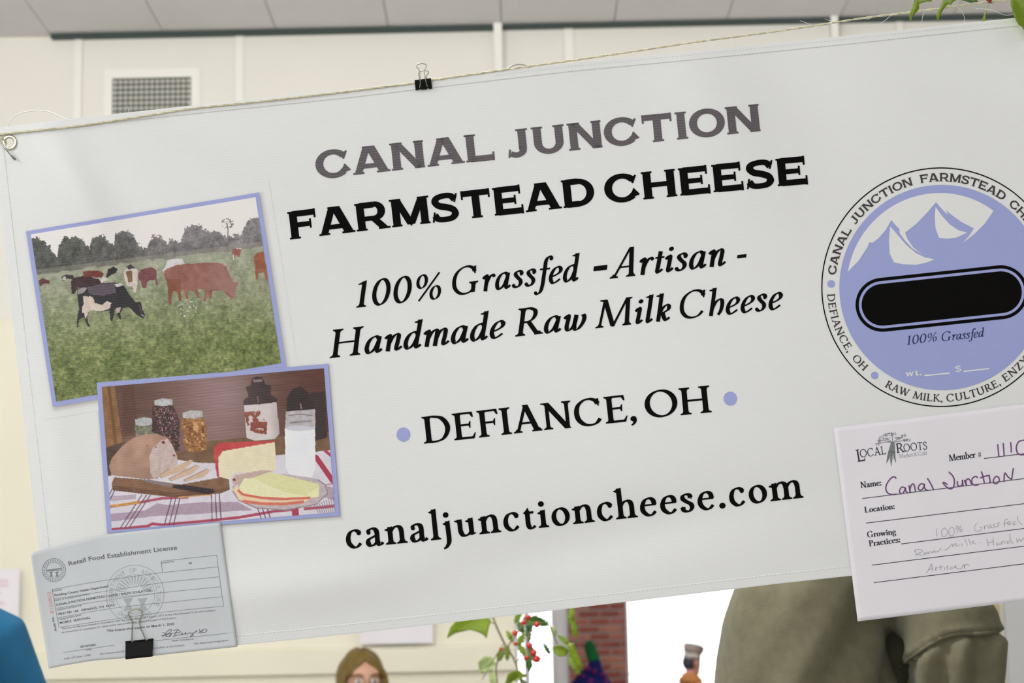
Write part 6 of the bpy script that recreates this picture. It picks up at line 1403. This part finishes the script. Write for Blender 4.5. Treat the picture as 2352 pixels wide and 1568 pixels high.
# the man in the green sweatshirt, seen from behind
gy = 3.15
def gp(px, py, dy=0): return onY(px, py, gy + dy)
GS = FPX / gy
mb = MB(); pth = []; rad = []
for y, x, hw, dp in ((1205, 1885, 62, .062), (1245, 1880, 72, .075), (1285, 1872, 100, .10), (1330, 1866, 132, .125), (1380, 1852, 158, .138), (1440, 1848, 184, .142), (1510, 1846, 197, .145), (1580, 1846, 207, .148), (1700, 1868, 236, .15), (1850, 1870, 238, .15), (2000, 1870, 235, .145), (2120, 1870, 225, .14), (2200, 1870, 150, .10)):
    pth.append(gp(x, y)); rad.append((dp, hw / GS))
mb.tube(pth, rad, 30)
near = [(2010, 1330, -.01), (2080, 1350, -.03), (2155, 1388, -.06), (2186, 1440, -.08), (2194, 1510, -.09), (2198, 1600, -.08), (2206, 1800, -.03), (2205, 1900, .06), (2180, 1960, .20), (2150, 1975, .27)]
mb.tube([gp(*q) for q in near], [.055, .068, .074, .075, .077, .078, .070, .062, .048, .036], 22)
mb.tube([gp(*q) for q in ((2000, 1300, .06), (2030, 1360, .065), (2045, 1450, .07), (2050, 1600, .07), (2040, 1800, .06))], [.05, .058, .06, .06, .05], 16)
hd_ = np.array([-.3, 1.0, 0]); hand(mb, gp(2150, 1975, .27), hd_, 1)
far = [(1850, 1330, .03), (1815, 1400, .06), (1790, 1520, .09), (1780, 1750, .12), (1790, 1930, .22), (1850, 1960, .30)]
mb.tube([gp(*q) for q in far], [.06, .07, .068, .06, .048, .036], 18); hand(mb, gp(1850, 1960, .30), np.array([.3, 1.0, 0]), -1)
for s, x in ((-1, 1790), (1, 1960)):
    a = gp(x, 2150); X = a[0]; zt = a[2]
    mb.tube([(X, gy, zt), (X, gy + .01, zt * .72), (X, gy + .01, zt * .52), (X, gy - .012, zt * .32), (X, gy - .012, .085)], [.10, .085, .066, .060, .044], 14)
    mb.tube([(X, gy - .06, .042), (X, gy + .02, .046), (X, gy + .12, .036), (X, gy + .18, .03)], [(.036, .038), (.044, .042), (.046, .032), (.032, .022)], 12)
hc = gp(1895, 1118); hb = MB(); head_mass(hb, 1.635, 1.0)
a = math.radians(-20); Rm = np.array([[math.cos(a), -math.sin(a), 0], [math.sin(a), math.cos(a), 0], [0, 0, 1.0]])
HT = lambda P: (np.atleast_2d(np.asarray(P, float)) - np.array([0, .015, 1.635])) @ Rm.T + hc
mb.add(HT(hb.v), hb.f)
V, N, F = remeshed(mb, .0075, 6)
# folds of the cloth
d = V - CAM; dep = d @ _f; vpx = 1176 + FPX * (d @ _r) / dep; vpy = 784 - FPX * (d @ _u) / dep
arm = np.clip((vpx - 2050) / 30, 0, 1)
seam = np.interp(vpx, [2040, 2085, 2115, 2150, 2180, 2215, 2250, 2300], [1545, 1510, 1490, 1469, 1457, 1452, 1452, 1446])
below = np.clip((vpy - seam) / 6, 0, 1)
disp = arm * below * (-.010 * np.exp(-((vpy - seam) / 14) ** 2) + .0090 * np.sin((vpx - 2150) / 13.0 + vpy / 160.) * np.clip((vpy - seam) / 30, 0, 1))
disp += arm * (1 - below) * .004 * np.exp(-((vpy - seam) / 14) ** 2)
back = 1 - arm
disp -= .012 * np.exp(-((vpx - 2046 + (vpy - 1450) * .12) / 15) ** 2) * np.clip((vpy - 1380) / 40, 0, 1)
disp += back * (.0052 * np.sin((vpx * .95 + vpy * .42) / 31.0) + .003 * np.sin((vpx * .8 + vpy * .5) / 17.0 + 1)) * np.clip((vpx - 1650) / 60, 0, 1)
disp *= (vpy > 1215) & (vpy < 2100)
V = V + N * disp[:, None]
GM = empty('person', (gp(1880, 2000)[0], gy, 0), 'man in a dark olive green sweatshirt seen from behind at the lower right', 'person')
m_gr = mat('olive_sweatshirt', (94, 91, 73), .95, var=.10, vscale=60, bump=.12, bscale=300, spec=.15, sheen=.1)
reg = np.where(vpy < 1225, 3, np.where(V[:, 2] < .085, 2, np.where((vpy > 2110), 1, 0)))
for w_ in (gp(2150, 1975, .27), gp(1850, 1960, .30)): reg = np.where((np.linalg.norm(V - w_, axis=1) < .21) & (V[:, 1] > w_[1] - .005), 3, reg)
b = mk('body', V, F, [m_gr, m_jean, mat('shoe_leather', (40, 36, 34), .5), m_sk1], GM, True)
b.data.polygons.foreach_set('material_index', reg[np.array([f[0] for f in F])].astype(np.int32)); b.data.update()
face_bits(GM, HT, 1.0, (80, 70, 60), (96, 80, 64)); hair(GM, HT, 1.0, mat('hair_sandy', (132, 110, 82), .6, var=.2), lambda q: (q[1] < .25 or q[2] > .6) and q[2] > -.62, (.086, .106, .116))
# sleeve seam, laid on the cloth
from mathutils.bvhtree import BVHTree
bv = BVHTree.FromPolygons([Vector(q) for q in V], F)
def on_man(px, py, lift):
    dr = ray(px, py); h = bv.ray_cast(Vector(CAM), Vector(dr / np.linalg.norm(dr)))
    return np.array(h[0]) - dr / np.linalg.norm(dr) * lift if h[0] is not None else None
P = [on_man(x, y, .001) for x, y in catmull([(2062, 1536), (2085, 1514), (2115, 1494), (2150, 1472), (2180, 1459), (2215, 1455), (2250, 1455), (2285, 1450)], 6)]
P = [q for q in P if q is not None]
mb = MB(); mb.tube(P, .0032, 8); mb.build('sleeve_seam', m_gr, GM, True)
